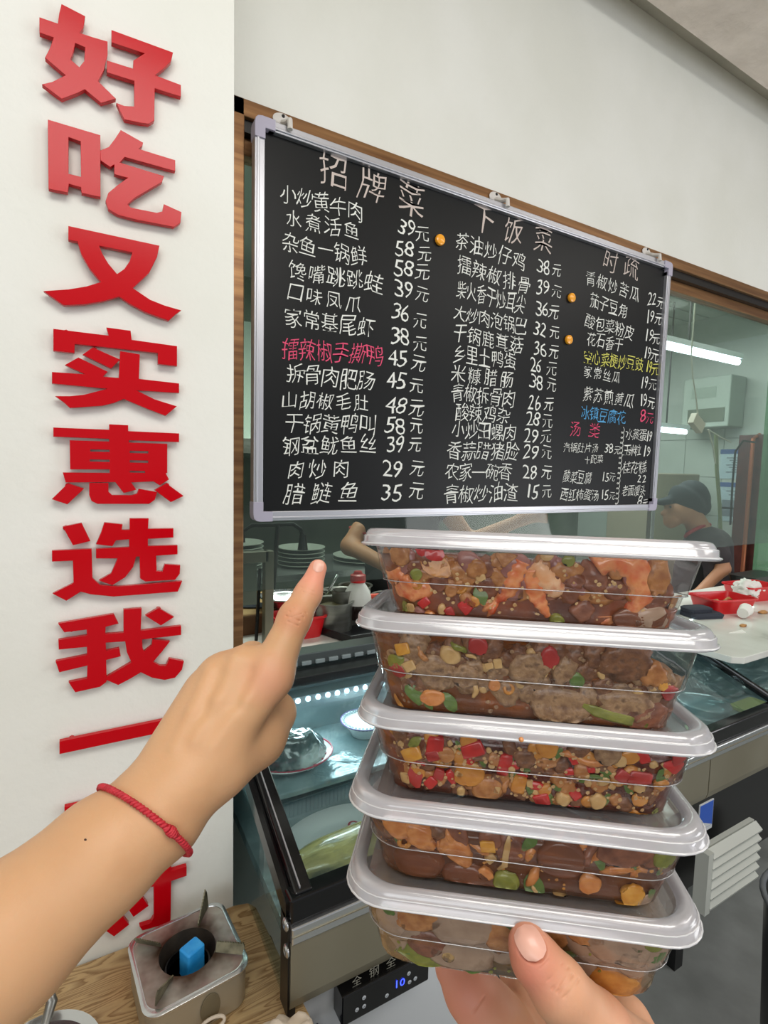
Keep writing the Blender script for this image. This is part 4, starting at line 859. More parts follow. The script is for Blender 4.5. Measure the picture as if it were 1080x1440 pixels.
# ================================================================ TABLE AND STOVE
ZTB = 0.71
pr1, pr2 = PZ(357, 1262, ZTB), PZ(431, 1412, ZTB)
dr = (pr2-pr1)/np.linalg.norm(pr2-pr1)
BRc = pr1; FR = pr1+dr*0.62
YBk = YP-.004
xr = float(BRc[0])
tb = thing('wooden_table', 'oak-look laminate table pushed against the white pillar', 'table', (xr-.4, .6, 0))
tp = [(xr-.035, YBk), (xr-.012, YBk-.006), (xr-.002, YBk-.022), (FR[0], FR[1]), (-1.0, FR[1]), (-1.0, YBk)]
mk('tabletop', B().prism([(x, y, ZTB-.028) for x, y in tp], (0, 0, .028)), M['wood'], tb, bevel=.003)
for lx_, ly_ in ((xr-.08, YBk-.06), (FR[0]-.08, FR[1]+.05), (-.92, YBk-.06), (-.92, FR[1]+.05)):
    mk('leg', B().box((lx_-.02, ly_-.02, 0), (lx_+.02, ly_+.02, ZTB-.028)), M['black'], tb)
# camping stove
ZS = ZTB+.062
cTR, cR, cBL, cTL = PZ(318, 1268, ZS), PZ(356, 1345, ZS), PZ(196, 1436, ZS), PZ(172, 1330, ZS)
cS = (cTR+cR+cBL+cTL)/4; eA = (cR-cBL+cTR-cTL)/2; eB = (cTL-cBL+cTR-cR)/2
hx, hy = np.linalg.norm(eA)/2, np.linalg.norm(eB)/2; ang = math.atan2(eA[1], eA[0]); hy = (hx+hy)/2; hx = hy; print('stove', hx, hy, math.degrees(ang))
M['stove'] = None
def stove_mat():
    m = mat('burnt_stove_steel', (168, 164, 156), .38, .55, stops=[(.35, (178, 174, 164)), (.5, (166, 152, 142)), (.62, (148, 116, 114)), (.75, (118, 88, 66))], nscale=14, bump=.25, bscale=70)
    nt = m.node_tree; b = nt.nodes['Principled BSDF']; lk = b.inputs['Base Color'].links[0].from_socket
    tc = nd(nt, 'ShaderNodeTexCoord'); gr = nd(nt, 'ShaderNodeVectorMath', operation='LENGTH'); fl = nd(nt, 'ShaderNodeVectorMath', operation='MULTIPLY'); fl.inputs[1].default_value = (1, 1, 0); nt.links.new(tc.outputs['Object'], fl.inputs[0]); nt.links.new(fl.outputs[0], gr.inputs[0])
    nz = nd(nt, 'ShaderNodeTexNoise'); nz.inputs['Scale'].default_value = 40; nt.links.new(tc.outputs['Object'], nz.inputs[0])
    ad = nd(nt, 'ShaderNodeMath', operation='MULTIPLY_ADD'); ad.inputs[1].default_value = .05; nt.links.new(nz.outputs[0], ad.inputs[0]); nt.links.new(gr.outputs['Value'], ad.inputs[2])
    mr = nd(nt, 'ShaderNodeMapRange'); mr.inputs[1].default_value = .062; mr.inputs[2].default_value = .098; nt.links.new(ad.outputs[0], mr.inputs[0])
    mx = nd(nt, 'ShaderNodeMix', data_type='RGBA'); mx.inputs[6].default_value = L3((74, 54, 40)); nt.links.new(mr.outputs[0], mx.inputs[0]); nt.links.new(lk, mx.inputs[7]); nt.links.new(mx.outputs[2], b.inputs['Base Color'])
    return m
sv = thing('camping_stove', 'square metal camping stove with a scorched top on the wooden table', 'stove', (cS[0], cS[1], ZTB))
RL = lambda z, g, r=.022: rloop(cS[0], cS[1], z, hx-g, hy-g, r, 7, ang)
M['stoveside'] = mat('champagne_steel', (176, 168, 148), .36, .6)
mk('stove_body', loops(B(), [RL(ZTB+.002, .004), RL(ZTB+.004, .001), RL(ZS-.006, 0), RL(ZS-.003, 0)], True, False), M['stoveside'], sv, smooth=True)
mk('top_rim', loops(B(), [RL(ZS-.0045, -.002), RL(ZS-.001, -.0025), RL(ZS+.001, 0), RL(ZS+.001, .004), RL(ZS-.001, .005)], cap0=False, cap1=False), M['steelbright'], sv, smooth=True)
# top plate with a round well
outer0 = RL(ZS, .004); outer = []
for i_ in range(len(outer0)):
    p_, q_ = np.array(outer0[i_]), np.array(outer0[(i_+1) % len(outer0)]); m_ = max(1, int(np.linalg.norm(q_-p_)/.012))
    outer += [tuple(p_+(q_-p_)*k_/m_) for k_ in range(m_)]
n = len(outer); rw = .040
ring = [(cS[0]+rw*math.cos(math.atan2(p[1]-cS[1], p[0]-cS[0])), cS[1]+rw*math.sin(math.atan2(p[1]-cS[1], p[0]-cS[0])), ZS+.0) for p in outer]
lowr = [(cS[0]+(p[0]-cS[0])*.85, cS[1]+(p[1]-cS[1])*.85, ZS-.034) for p in ring]
up = [(p[0], p[1], ZS+.003) for p in ring]
top_m = stove_mat()
mk('top_plate', loops(B(), [outer, [(cS[0]+(p[0]-cS[0])*1.07, cS[1]+(p[1]-cS[1])*1.07, ZS+.002) for p in ring], up], False, False), top_m, sv, smooth=True)
mk('burner_well', loops(B(), [up, ring, lowr], False, True), mat('sooty_steel', (52, 46, 42), .45, .4, col2=(88, 78, 66), nscale=30), sv, smooth=True)
mk('burner_collar', B().lathe([(rw*.80, .0), (rw*.80, .012), (rw*.74, .012), (rw*.74, 0)], (cS[0], cS[1], ZS-.030), 36), M['black'], sv, smooth=True)
# serrated pot supports
M['supp'] = mat('stained_supports', (140, 134, 108), .4, .6, col2=(96, 92, 72), nscale=50)
for aa, hh in ((ang+math.radians(52), .030), (ang+math.radians(135), .017), (ang+math.radians(225), .026), (ang+math.radians(-38), .018)):
    u = np.array([math.cos(aa), math.sin(aa), 0]); vv_ = np.array([-math.sin(aa), math.cos(aa), 0])
    tilt = vv_*(.35 if hh > .02 else .9)
    prof = [(0, .002)]; m_ = 10
    for i in range(m_+1):
        t_ = i/m_; zt_ = .006+t_*(hh-.006) if hh > .02 else hh*.8
        prof.append((.040*t_, zt_)); 
        if i < m_: prof.append((.040*(t_+.5/m_), zt_-.0016+(hh-.006)/m_*.2))
    prof += [(.043, hh*.55 if hh < .02 else hh*.75), (.040, .001)]
    base = np.array([cS[0], cS[1], ZS+.001])+u*(rw+.002)
    pts = [base+u*a_+np.array([0, 0, 1])*z_+tilt*z_*.5 for a_, z_ in prof]
    mk('pot_support', B().prism(pts, vv_*.002), M['supp'], sv)
# oval badge on the front face
fe = -eB/np.linalg.norm(eB); ex_ = eA/np.linalg.norm(eA); fc = np.array([cS[0], cS[1], ZTB+.03])+fe*(hy+.0002)+ex_*.012
mk('oval_badge', B().lathe([(.022, 0), (.022, .0012), (.0205, .0018)], fc, 32, fe, sx=1.0, sy=.62, rot=(math.pi/2 if abs(np.cross(fe, [0, 1.0, 0])[2]) > 2 else 0)), mat('badge', (118, 108, 84), .5, .4), sv, smooth=True)
# fuel block
M['fuel'] = mat('blue_fuel', (28, 150, 228), .5, col2=(60, 170, 238), nscale=60, bump=.3, bscale=120)
fb = np.array([cS[0]+.006, cS[1]-.002, ZS-.032]); an = ang+.35
for_l = lambda z, g: rloop(fb[0], fb[1], z, .0145-g, .012-g, .003, 3, an)
one('fuel_block', loops(B(), [for_l(fb[2], 0), for_l(fb[2]+.040, 0), for_l(fb[2]+.042, .002)]), M['fuel'], 'bright blue solid fuel block standing in the stove burner', 'fuel', bevel=.001)
# pot and ladle at the lower left
q = PZ(74, 1446, ZTB+.06); c = (q[0]-.015, q[1]-.045, ZTB)
t = thing('steel_pot', 'small steel pot on the table at the lower left corner', 'pot', c)
mk('pot_body', B().lathe([(.058, 0), (.062, .004), (.062, .055), (.070, .058), (.070, .061), (.059, .058), (.057, .02), (.0001, .02)], c, 40, cap1=False), M['steelbright'], t, smooth=True)
mk('pot_broth', B().lathe([(.057, .03), (.0001, .031)], c, 32, cap0=False, cap1=False), mat('red_broth', (120, 40, 36), .2, col2=(84, 40, 30), nscale=30), t)
la0 = PZ(68, 1402, ZTB+.085)
t = thing('ladle', 'steel ladle with a hooked handle resting in the lower left pot', 'ladle', (c[0], c[1], ZTB+.03))
hp = [np.array([c[0]+.0, c[1]+.01, ZTB+.035]), np.array([la0[0]-.005, la0[1]-.02, ZTB+.06]), la0+np.array([.004, -.002, -.006]), la0+np.array([0, .004, .006]), la0+np.array([-.012, .006, .004]), la0+np.array([-.02, .002, -.008])]
mk('handle', B().tube(hp, [.004, .005, .007, .007, .006, .004], 10), M['steel'], t, smooth='all')
mk('bowl', B().lathe([(.0001, -.012), (.016, -.008), (.022, 0), (.0205, 0), (.014, -.006), (.0001, -.009)], hp[0], 20, cap0=False, cap1=False), M['steel'], t, smooth='all')
# bag on the table edge
M['canvas'] = mat('cream_canvas', (214, 200, 180), .85, bump=.4, bscale=200)
q = PZ(380, 1447, ZTB+.02)
t = thing('cloth_bag', 'cream canvas bag with a strap at the front right of the table', 'bag', (q[0], q[1]-.02, ZTB))
vv, ff = ico(4)
vs = [(q[0]+.0+p[0]*.055*(1+.25*rnoise(p, 2, 3)), q[1]-.03+p[1]*.04*(1+.3*rnoise(p, 3, 5)), ZTB+.001+(max(p[2], -.3)+.3)*.032*(1+.5*rnoise(p, 2.5, 8))) for p in vv]
mk('bag_body', B().add(vs, ff), M['canvas'], t, smooth='all')
s0 = PZ(292, 1428, ZTB+.03)
mk('strap', B().tube([s0+np.array([.006+.016*math.cos(a), -.004+.006*math.sin(a), .003*math.sin(a)-.012]) for a in np.linspace(0, 2*math.pi, 20, endpoint=False)], .0024, 8, True), M['canvas'], t, smooth='all')
q = PZ(420, 1440, ZTB-.02)
crumple('black_bag', 'black fabric bag hanging beside the table edge near the case', 'bag', (q[0]+.03, q[1]-.02, ZTB-.12), (.03, .05, .05), M['cloth'], 40, .3)
# black bin lower right
q = PZ(1085, 1440, 0.0)
b_ = PY(1062, 1240, .50)
t = thing('black_bin', 'black round bin with a grey rim at the right edge of the frame', 'bin', (b_[0]+.065, .37, .0))
bc = (b_[0]+.145*.45, .50-.145*.89, 0.0); zt_ = float(PY(1066, 1240, .50)[2])
mk('bin_body', B().lathe([(.10, 0), (.13, zt_), (.12, zt_), (.0001, zt_-.02)], bc, 36, cap1=False), M['black'], t, smooth=True)
mk('bin_rim', B().tube([(bc[0]+.132*math.cos(a), bc[1]+.132*math.sin(a), zt_) for a in np.linspace(0, 2*math.pi, 36, endpoint=False)], .006, 8, True), mat('grey_rim', (90, 94, 98), .4), t, smooth='all')
# ================================================================ TAKEOUT CONTAINERS AND THEIR FOOD
M['plast'] = clear('clear_container', (246, 244, 242), 0.075, haze=0.012, hazecol=(232, 222, 218), rough=.05, bump=.35, bscale=25)
M['plast2'] = clear('container_ridge', (240, 240, 240), .4, haze=.35, hazecol=(235, 232, 230), rough=.1)
M['lidclear'] = clear('lid_panel', (242, 244, 246), 0.12, haze=0.15, hazecol=(240, 242, 246), rough=.1, bump=.3, bscale=35)
M['lidrim'] = clear('milky_lid_rim', (238, 238, 242), 0.18, haze=0.40, hazecol=(254, 253, 255), rough=.14)
M['lidedge'] = clear('lid_edge', (240, 240, 244), .25, haze=.8, hazecol=(255, 255, 255), rough=.1)
LIDS = [((508, 766), (1024, 790)), ((500, 883), (1021, 917)), ((503, 1016), (1016, 1062)), ((490, 1137), (1005, 1199)), ((487, 1258), (996, 1327))]
BX = []
for (a, b_) in LIDS:
    A = ray(*a)/ray(*a)[2]*-1; Bq = ray(*b_)/ray(*b_)[2]*-1
    s = .170/np.linalg.norm(A-Bq); A, Bq = A*s, Bq*s
    ex = (Bq-A)/np.linalg.norm(Bq-A); ey = np.array([-ex[1], ex[0], 0]); ey = ey if ey[1] > 0 else -ey
    th_ = math.radians([7.5, 6.5, 5.5, 4.5, 3.0][len(BX)]); ez = np.array([0, 0, math.cos(th_)])+ey*math.sin(th_); ey = ey*math.cos(th_)-np.array([0, 0, math.sin(th_)])
    BX.append([CP+A, CP+Bq, ex, ey, (A+Bq)/2+CP+ey*(.118/2-.006), ez])
ORDN = ['topmost', 'second', 'middle', 'fourth', 'lowest']
WHAT = ['shrimp and chopped peppers', 'lumpy minced beef', 'chopped red chilli and garlic in brown sauce', 'orange meat strips in smooth brown sauce', 'large pale meat slices']
LX, LY = .0865, .059
class Box:
    pass
BOX = []
for i, (A, Bq, ex, ey, c, ez) in enumerate(BX):
    o = Box(); o.ex, o.ey, o.c = ex, ey, c; o.z = c[2]
    o.ez = ez
    o.H = (float(np.dot(c-BX[i+1][4], ez))-.0052) if i < 4 else .0415
    o.t = thing('takeout_container', ORDN[i]+' clear takeout container of the stack, holding '+WHAT[i], 'food container', (c[0], c[1], c[2]-o.H), 'stacked takeout containers')
    o.ang = math.atan2(ex[1], ex[0])
    def ins(d, H=o.H):   # inset of the wall at depth d below the lid
        t = min(max(d/H, 0), 1); return .0056+.0090*t+(.0012 if t > .52 else 0)
    o.ins = ins
    def LP(z, g, r=.020, n=7, o=o): return [tuple(o.c+o.ex*x+o.ey*y+o.ez*z) for x, y in rrect(0, 0, LX-g, LY-g, max(r, .004), n)]
    o.LP = LP
    H = o.H
    wallp = [LP(0.001, ins(0)), LP(-H*.25, ins(H*.25)), LP(-H*.515, ins(H*.515)), LP(-H*.53, ins(H*.53)), LP(-H*.75, ins(H*.75)), LP(-H*.93, ins(H*.93)), LP(-H*.985, ins(H)+.002), LP(-H, ins(H)+.005)]
    mk('container_body', loops(B(), wallp, False, True), M['plast'], o.t, smooth='all')
    # embossed rings moulded in the wall
    lid = mk('lid', loops(B(), [LP(.0055, .0078, .015), LP(.0050, .011, .013)], False, True), M['lidclear'], o.t, smooth=False)
    prof = [(.0010, -.0003), (-.0004, 0), (-.0008, .0012), (.0000, .0020), (0, .0048), (.0008, .0052), (.0011, .0066), (.0018, .0080), (.0030, .0088), (.0050, .0088), (.0064, .0082), (.0072, .0066), (.0078, .0055), (.0080, .0050), (.0066, .0046), (.0050, .0068), (.0032, .0066), (.0024, .0040), (.0020, .0010), (.0010, -.0003)]
    mk('lid_rim', loops(B(), [LP(z, g, .022) for g, z in prof], False, False), M['lidrim'], lid, smooth='all')
    for dd_, rr_ in ((.515, .00028),):
        mk('wall_ridge', B().tube([np.array(p) for p in LP(-H*dd_, ins(H*dd_)-.0001)], rr_, 5, True), M['plast2'], o.t, smooth='all')
    mk('lid_edge', B().tube([np.array(p) for p in LP(.0010, -.0006, .022)], .0006, 6, True), M['lidedge'], o.t, smooth='all')
    mk('lid_edge', B().tube([np.array(p) for p in LP(.0050, .0004, .022)], .00035, 6, True), M['lidedge'], o.t, smooth='all')
    BOX.append(o)
# ---- food materials
def fm(name, c1, c2, ns=150, rough=.28, bump=.5, bs=260, c3=None, coat=.35, sss=0.0):
    st = [(.3, c1), (.55, c2), (.72, c3 or c2)]
    return mat(name, c1, rough, stops=st, nscale=ns, bump=bump, bscale=bs, coat=coat, bdist=.0008, sss=sss)
FMAT = {
 'beef': fm('minced_beef', (118, 84, 56), (172, 138, 100), 170, .3, 1.0, 420, (84, 54, 34)),
 'beef2': fm('brown_beef', (96, 56, 32), (140, 94, 58), 160, .4, 1.0, 380, (84, 54, 38)),
 'tan': fm('tan_meat', (160, 98, 46), (196, 138, 80), 120, .25, .9, 300, (128, 74, 38)),
 'mauve': fm('mauve_meat', (108, 60, 40), (150, 94, 66), 110, .25, .8, 260, (86, 48, 32)),
 'grey': fm('pale_grey_meat', (156, 128, 106), (180, 154, 130), 60, .22, .6, 160, (126, 96, 70)),
 'strip': fm('orange_meat_strip', (196, 116, 52), (220, 150, 84), 110, .22, .6, 300, (172, 98, 46)),
 'amber': fm('amber_onion', (186, 116, 34), (212, 148, 62), 100, .18, .5, 220, (140, 76, 18)),
 'yellow': fm('yellow_cube', (204, 134, 30), (228, 170, 66), 110, .2, .3, 200, (206, 150, 50)),
 'garlic': fm('garlic_piece', (192, 150, 88), (216, 182, 124), 90, .3, .3, 250, (200, 164, 110)),
 'crumb': fm('garlic_crumb', (196, 156, 100), (210, 176, 124), 90, .3, .3, 250, (170, 120, 70)),
 'red': fm('red_chilli', (176, 14, 12), (206, 34, 26), 120, .15, .15, 200, (160, 14, 14), .8),
 'pinkred': fm('cooked_red_pepper', (158, 28, 26), (184, 54, 48), 60, .25, .2, 200, (160, 30, 34), .5),
 'green': fm('green_leaf', (62, 92, 34), (98, 128, 52), 120, .3, .4, 250, (44, 66, 26)),
 'lime': fm('light_green_stem', (112, 118, 36), (142, 146, 58), 110, .22, .5, 250, (84, 92, 24)),
 'shell': fm('shrimp_shell', (222, 100, 40), (240, 164, 104), 110, .18, .3, 220, (206, 70, 20), .8),
 'shellp': fm('pale_shrimp', (234, 160, 96), (244, 200, 156), 100, .2, .3, 220, (222, 112, 56), .8),
 'skin': fm('purple_strip', (140, 88, 84), (170, 118, 106), 90, .25, .4, 240, (112, 66, 62)),
 'choc': fm('smooth_brown_piece', (104, 56, 28), (124, 70, 38), 30, .2, .1, 120, (92, 52, 30)),
}
SAUCE = [mat('shrimp_sauce', (118, 78, 58), .18, stops=[(.3, (84, 44, 28)), (.48, (122, 72, 50)), (.6, (140, 68, 22)), (.75, (96, 70, 22))], nscale=38, bump=.4, bscale=150, coat=.6),
         mat('beef_broth', (110, 68, 32), .18, stops=[(.3, (82, 42, 14)), (.5, (118, 66, 22)), (.62, (146, 78, 12)), (.75, (90, 54, 30))], nscale=42, bump=.5, bscale=170, coat=.6),
         mat('chilli_sauce', (92, 36, 16), .15, stops=[(.3, (52, 16, 5)), (.5, (94, 34, 8)), (.65, (136, 64, 12)), (.8, (104, 18, 6))], nscale=70, bump=.5, bscale=200, coat=.7),
         mat('brown_gravy', (104, 62, 36), .18, stops=[(.3, (84, 44, 20)), (.55, (108, 60, 28)), (.75, (122, 74, 40))], nscale=22, bump=.2, bscale=80, coat=.6),
         mat('olive_gravy', (112, 84, 42), .2, stops=[(.3, (84, 60, 20)), (.5, (124, 90, 42)), (.62, (150, 118, 84)), (.78, (92, 78, 26))], nscale=34, bump=.4, bscale=120, coat=.6)]
# how full each container is along its length: [(fraction, depth of the surface below the lid)]
FILL = [[(0, .004), (.55, .004), (.80, .006), (.90, .020), (1, .026)], [(0, .005), (.6, .004), (.70, .004), (.84, .012), (.93, .022), (1, .027)], [(0, .004), (1, .004)], [(0, .010), (.2, .007), (1, .006)], [(0, .004), (.8, .004), (1, .006)]]
def level(i, u):
    f = FILL[i]; u = min(max(u, 0), 1)
    for (a, la), (b_, lb2) in zip(f, f[1:]):
        if a <= u <= b_: return la+(lb2-la)*(u-a)/(b_-a)
    return f[-1][1]
SL = ['brown oily sauce around the shrimp', 'brown broth under the minced beef', 'dark chilli sauce filling the middle container', 'smooth brown gravy of the fourth container', 'olive brown gravy of the lowest container']
for i, o in enumerate(BOX):
    H = o.H; n = 60; ls = []
    base = rrect(0, 0, 1, 1, .2, 14)
    M_ = 9
    def loc(p, g, dep):
        hx_, hy_ = LX-g, LY-g
        return o.c+o.ex*(p[0]*hx_)+o.ey*(p[1]*hy_)-o.ez*dep
    for k in range(M_+1):
        row = []
        for p in base:
            lv_ = level(i, (p[0]+1)/2)+.0012*math.sin(p[0]*23+i)+.001*math.sin(p[1]*17)
            dep = H*.985-(H*.985-lv_)*k/M_
            row.append(loc(p, o.ins(dep)+.0030+(.0012*rnoise((p[0]*8, p[1]*8, dep*300), 1, i) if 0 < k < M_ else 0), dep))
        ls.append(row)
    for k in range(1, 6):
        row = []; s_ = 1-k/6
        for p in base:
            u_ = p[0]*s_; lv_ = level(i, (u_+1)/2)+.0025*rnoise((u_*9, p[1]*s_*7, i), 1, 2)
            row.append(loc((u_, p[1]*s_), o.ins(lv_)+.0030, lv_))
        ls.append(row)
    s_ = one('sauce', loops(B(), ls, True, True), SAUCE[i], SL[i], 'sauce', smooth='all'); s_['kind'] = 'stuff'
# ---- pieces pressed against the front wall
def front(i, px, py, back=0.0):
    """point on the inside of the front wall under a pixel: (u along the box, depth below lid)"""
    o = BOX[i]; inset = .012
    for _ in range(3):
        p0 = o.c-o.ey*(LY-inset); q = PP(px, py, p0, o.ey); dep = -float(np.dot(q-o.c, o.ez)); inset = o.ins(dep)
    return float(np.dot(q-o.c, o.ex)), float(dep)
def clampf(i, p, gap=.0006):
    o = BOX[i]; d = p-o.c; u = np.dot(d, o.ex); v = np.dot(d, o.ey); dep = -np.dot(d, o.ez)
    top = .0008; dep = min(max(dep, top), o.H-.0012); g = o.ins(dep)+gap
    # rounded corners
    hx_, hy_ = LX-g, LY-g; r = .019; u2 = min(max(u, -hx_), hx_); v2 = min(max(v, -hy_), hy_)
    cu_, cv_ = hx_-r, hy_-r
    if abs(u2) > cu_ and v2 < -cv_:
        dx, dy = abs(u2)-cu_, -v2-cv_; L = math.hypot(dx, dy)
        if L > r: u2 = math.copysign(cu_+dx*r/L, u2); v2 = -(cv_+dy*r/L)
    return o.c+o.ex*u2+o.ey*v2-o.ez*dep
def base_shape(kind, r, seed):
    """local shape: x along the box, y into the box, z up"""
    rs = random.Random(seed)
    if kind == 'dice':
        b = loops(B(), [[(x*r*s, y*r*s, z*r*.8) for x, y in rrect(0, 0, 1, .9, .3, 2)] for z, s in ((-1, .75), (-.8, 1), (.8, 1), (1, .75))])
        v = np.array(b.v); v += np.array([[rnoise(p/r, .8, seed)*.25*r, 0, rnoise(p/r, .9, seed+4)*.25*r] for p in v]); return v, b.f
    if kind == 'strip':
        b = B().tube([(t_*r, .25*r*math.sin(t_*2+seed), .25*r*math.cos(t_*1.7+seed)) for t_ in np.linspace(-1.6, 1.6, 9)], [r*.25, r*.42, r*.5, r*.55, r*.55, r*.52, r*.5, r*.4, r*.2], 10)
        v = np.array(b.v); v += np.array([[rnoise(p/r, 1.6, seed)*.12*r, rnoise(p/r, 1.6, seed+1)*.12*r, rnoise(p/r, 1.6, seed+2)*.14*r] for p in v]); return v, b.f
    if kind == 'ring':
        b = B().tube([(r*.72*math.cos(a), r*.1*math.sin(a*2), r*.72*math.sin(a)*.9) for a in np.linspace(0, 2*math.pi, 18, endpoint=False)], r*.3, 8, True); return np.array(b.v), b.f
    if kind == 'leaf':
        vs = []; 
        for a_ in range(7):
            for b2 in range(5):
                x = (a_/6-.5)*2.4*r; w_ = math.sin(math.pi*(a_+.6)/7.2)*r*.75
                vs.append((x, .18*r*rnoise((x/r, b2, 0), 1.3, seed), (b2/4-.5)*2*w_+.3*r*rnoise((x/r, b2*.6, 0), .9, seed+3)))
        f = [(a_*5+k, a_*5+k+1, (a_+1)*5+k+1, (a_+1)*5+k) for a_ in range(6) for k in range(4)]
        n = len(vs); vs += [(x, y+.12*r, z) for x, y, z in vs]; f += [tuple(q+n for q in reversed(g)) for g in f]
        return np.array(vs), f
    v0, f = ico(3 if r > .0035 else 2)
    sx, sz = (1.0, 1.0)
    amp, sc = {'lump': (.34, 1.3), 'rough': (.34, 2.6), 'smooth': (.12, .9), 'slice': (.22, 1.0)}.get(kind, (.3, 1.3))
    v = np.array([p*(r*(1+amp*rnoise(p, sc, seed)+amp*.45*rnoise(p, sc*2.4, seed+9))) for p in v0])
    if kind == 'slice': v[:, 1] *= .35
    return v, f
FN = [0]
def piece(i, u, dep, kind, mk_, r, name, label, cat, group, el=1.0, rot=None, yoff=None, seed=None, asp=1.0, gap=.0005):
    FN[0] += 1; seed = FN[0] if seed is None else seed
    rs = random.Random(seed*13+1); v, f = base_shape(kind, r, seed)
    v = v*np.array([el, 1, asp]); a = rs.uniform(0, math.pi) if rot is None else rot
    x = v[:, 0]*math.cos(a)-v[:, 2]*math.sin(a); z = v[:, 0]*math.sin(a)+v[:, 2]*math.cos(a)
    o = BOX[i]; g = o.ins(dep); yo = (r*(.22 if kind in ('slice', 'leaf') else .62) if yoff is None else yoff)
    c = o.c+o.ex*u-o.ey*(LY-g-yo)-o.ez*dep
    pts = [clampf(i, c+o.ex*xx+o.ey*yy+o.ez*zz, gap) for xx, yy, zz in zip(x, v[:, 1], z)]
    return one(name, B().add(pts, f), FMAT[mk_], label, cat, group, smooth='all', fix=False)
def at(i, px, py, kind, m_, rpx, name, label, cat, group=None, **k):
    u, d = front(i, px, py)
    sh = []
    for w__ in label.split():
        if w__ in ('under', 'at', 'in', 'below', 'above', 'beside', 'of', 'left', 'right', 'low', 'near', 'on', 'resting', 'hanging', 'all', 'behind', 'between', 'along', 'just', 'over', 'leaning'): break
        sh.append(w__.strip(','))
    if len(sh) < 5: HERO[i].append((u, d, ' '.join(sh)))
    r = rpx/F*float(np.dot(BOX[i].c-BOX[i].ey*.045+BOX[i].ex*u-CP, FW))
    return piece(i, u, d, kind, m_, r, name, label, cat, group, **k)
# random background pieces: (weight, kind, material, r_min, r_max, name, what, category)
MIX = [
 [(5, 'lump', 'mauve', .0045, .0075, 'meat_chunk', 'mauve brown meat chunk', 'meat'), (3, 'lump', 'tan', .004, .007, 'meat_chunk', 'tan cooked meat chunk', 'meat'), (2, 'slice', 'skin', .005, .008, 'meat_strip', 'purple-brown strip', 'meat')],
 [(7, 'rough', 'beef', .005, .009, 'beef_lump', 'grey-brown lump of minced beef', 'meat'), (4, 'rough', 'beef2', .004, .008, 'beef_lump', 'dark brown lump of minced beef', 'meat'), (.35, 'lump', 'garlic', .0018, .0026, 'garlic_piece', 'ivory garlic piece', 'garlic')],
 [(5, 'lump', 'tan', .0028, .005, 'meat_chunk', 'tan chopped meat piece', 'meat'), (5, 'lump', 'beef2', .003, .0055, 'meat_chunk', 'brown chopped meat piece', 'meat'), (2, 'lump', 'garlic', .0012, .0019, 'garlic_piece', 'chopped ivory garlic', 'garlic'), (3, 'slice', 'amber', .003, .0045, 'onion_piece', 'amber fried onion piece', 'onion'), (2, 'leaf', 'green', .002, .003, 'green_leaf', 'dark green scrap of leaf', 'greens'), (1.4, 'dice', 'red', .0020, .0032, 'chilli_piece', 'diced red chilli', 'chilli')],
 [(3, 'slice', 'mauve', .005, .008, 'meat_slice', 'brown meat slice', 'meat'), (2, 'strip', 'strip', .0035, .005, 'meat_strip', 'orange-brown meat strip', 'meat'), (2, 'lump', 'beef2', .004, .006, 'meat_chunk', 'dark brown meat chunk', 'meat'), (1, 'leaf', 'green', .003, .004, 'green_leaf', 'dull green scrap of leaf', 'greens')],
 [(6, 'slice', 'grey', .008, .013, 'meat_slice', 'large pale grey meat slice', 'meat'), (2, 'slice', 'tan', .006, .009, 'meat_slice', 'tan meat slice', 'meat'), (1, 'leaf', 'green', .003, .005, 'green_leaf', 'dark green strip of leaf', 'greens')],
]
NPC = [46, 60, 140, 26, 26]
rg = random.Random(11); HERO = [[], [], [], [], []]; USED = set()
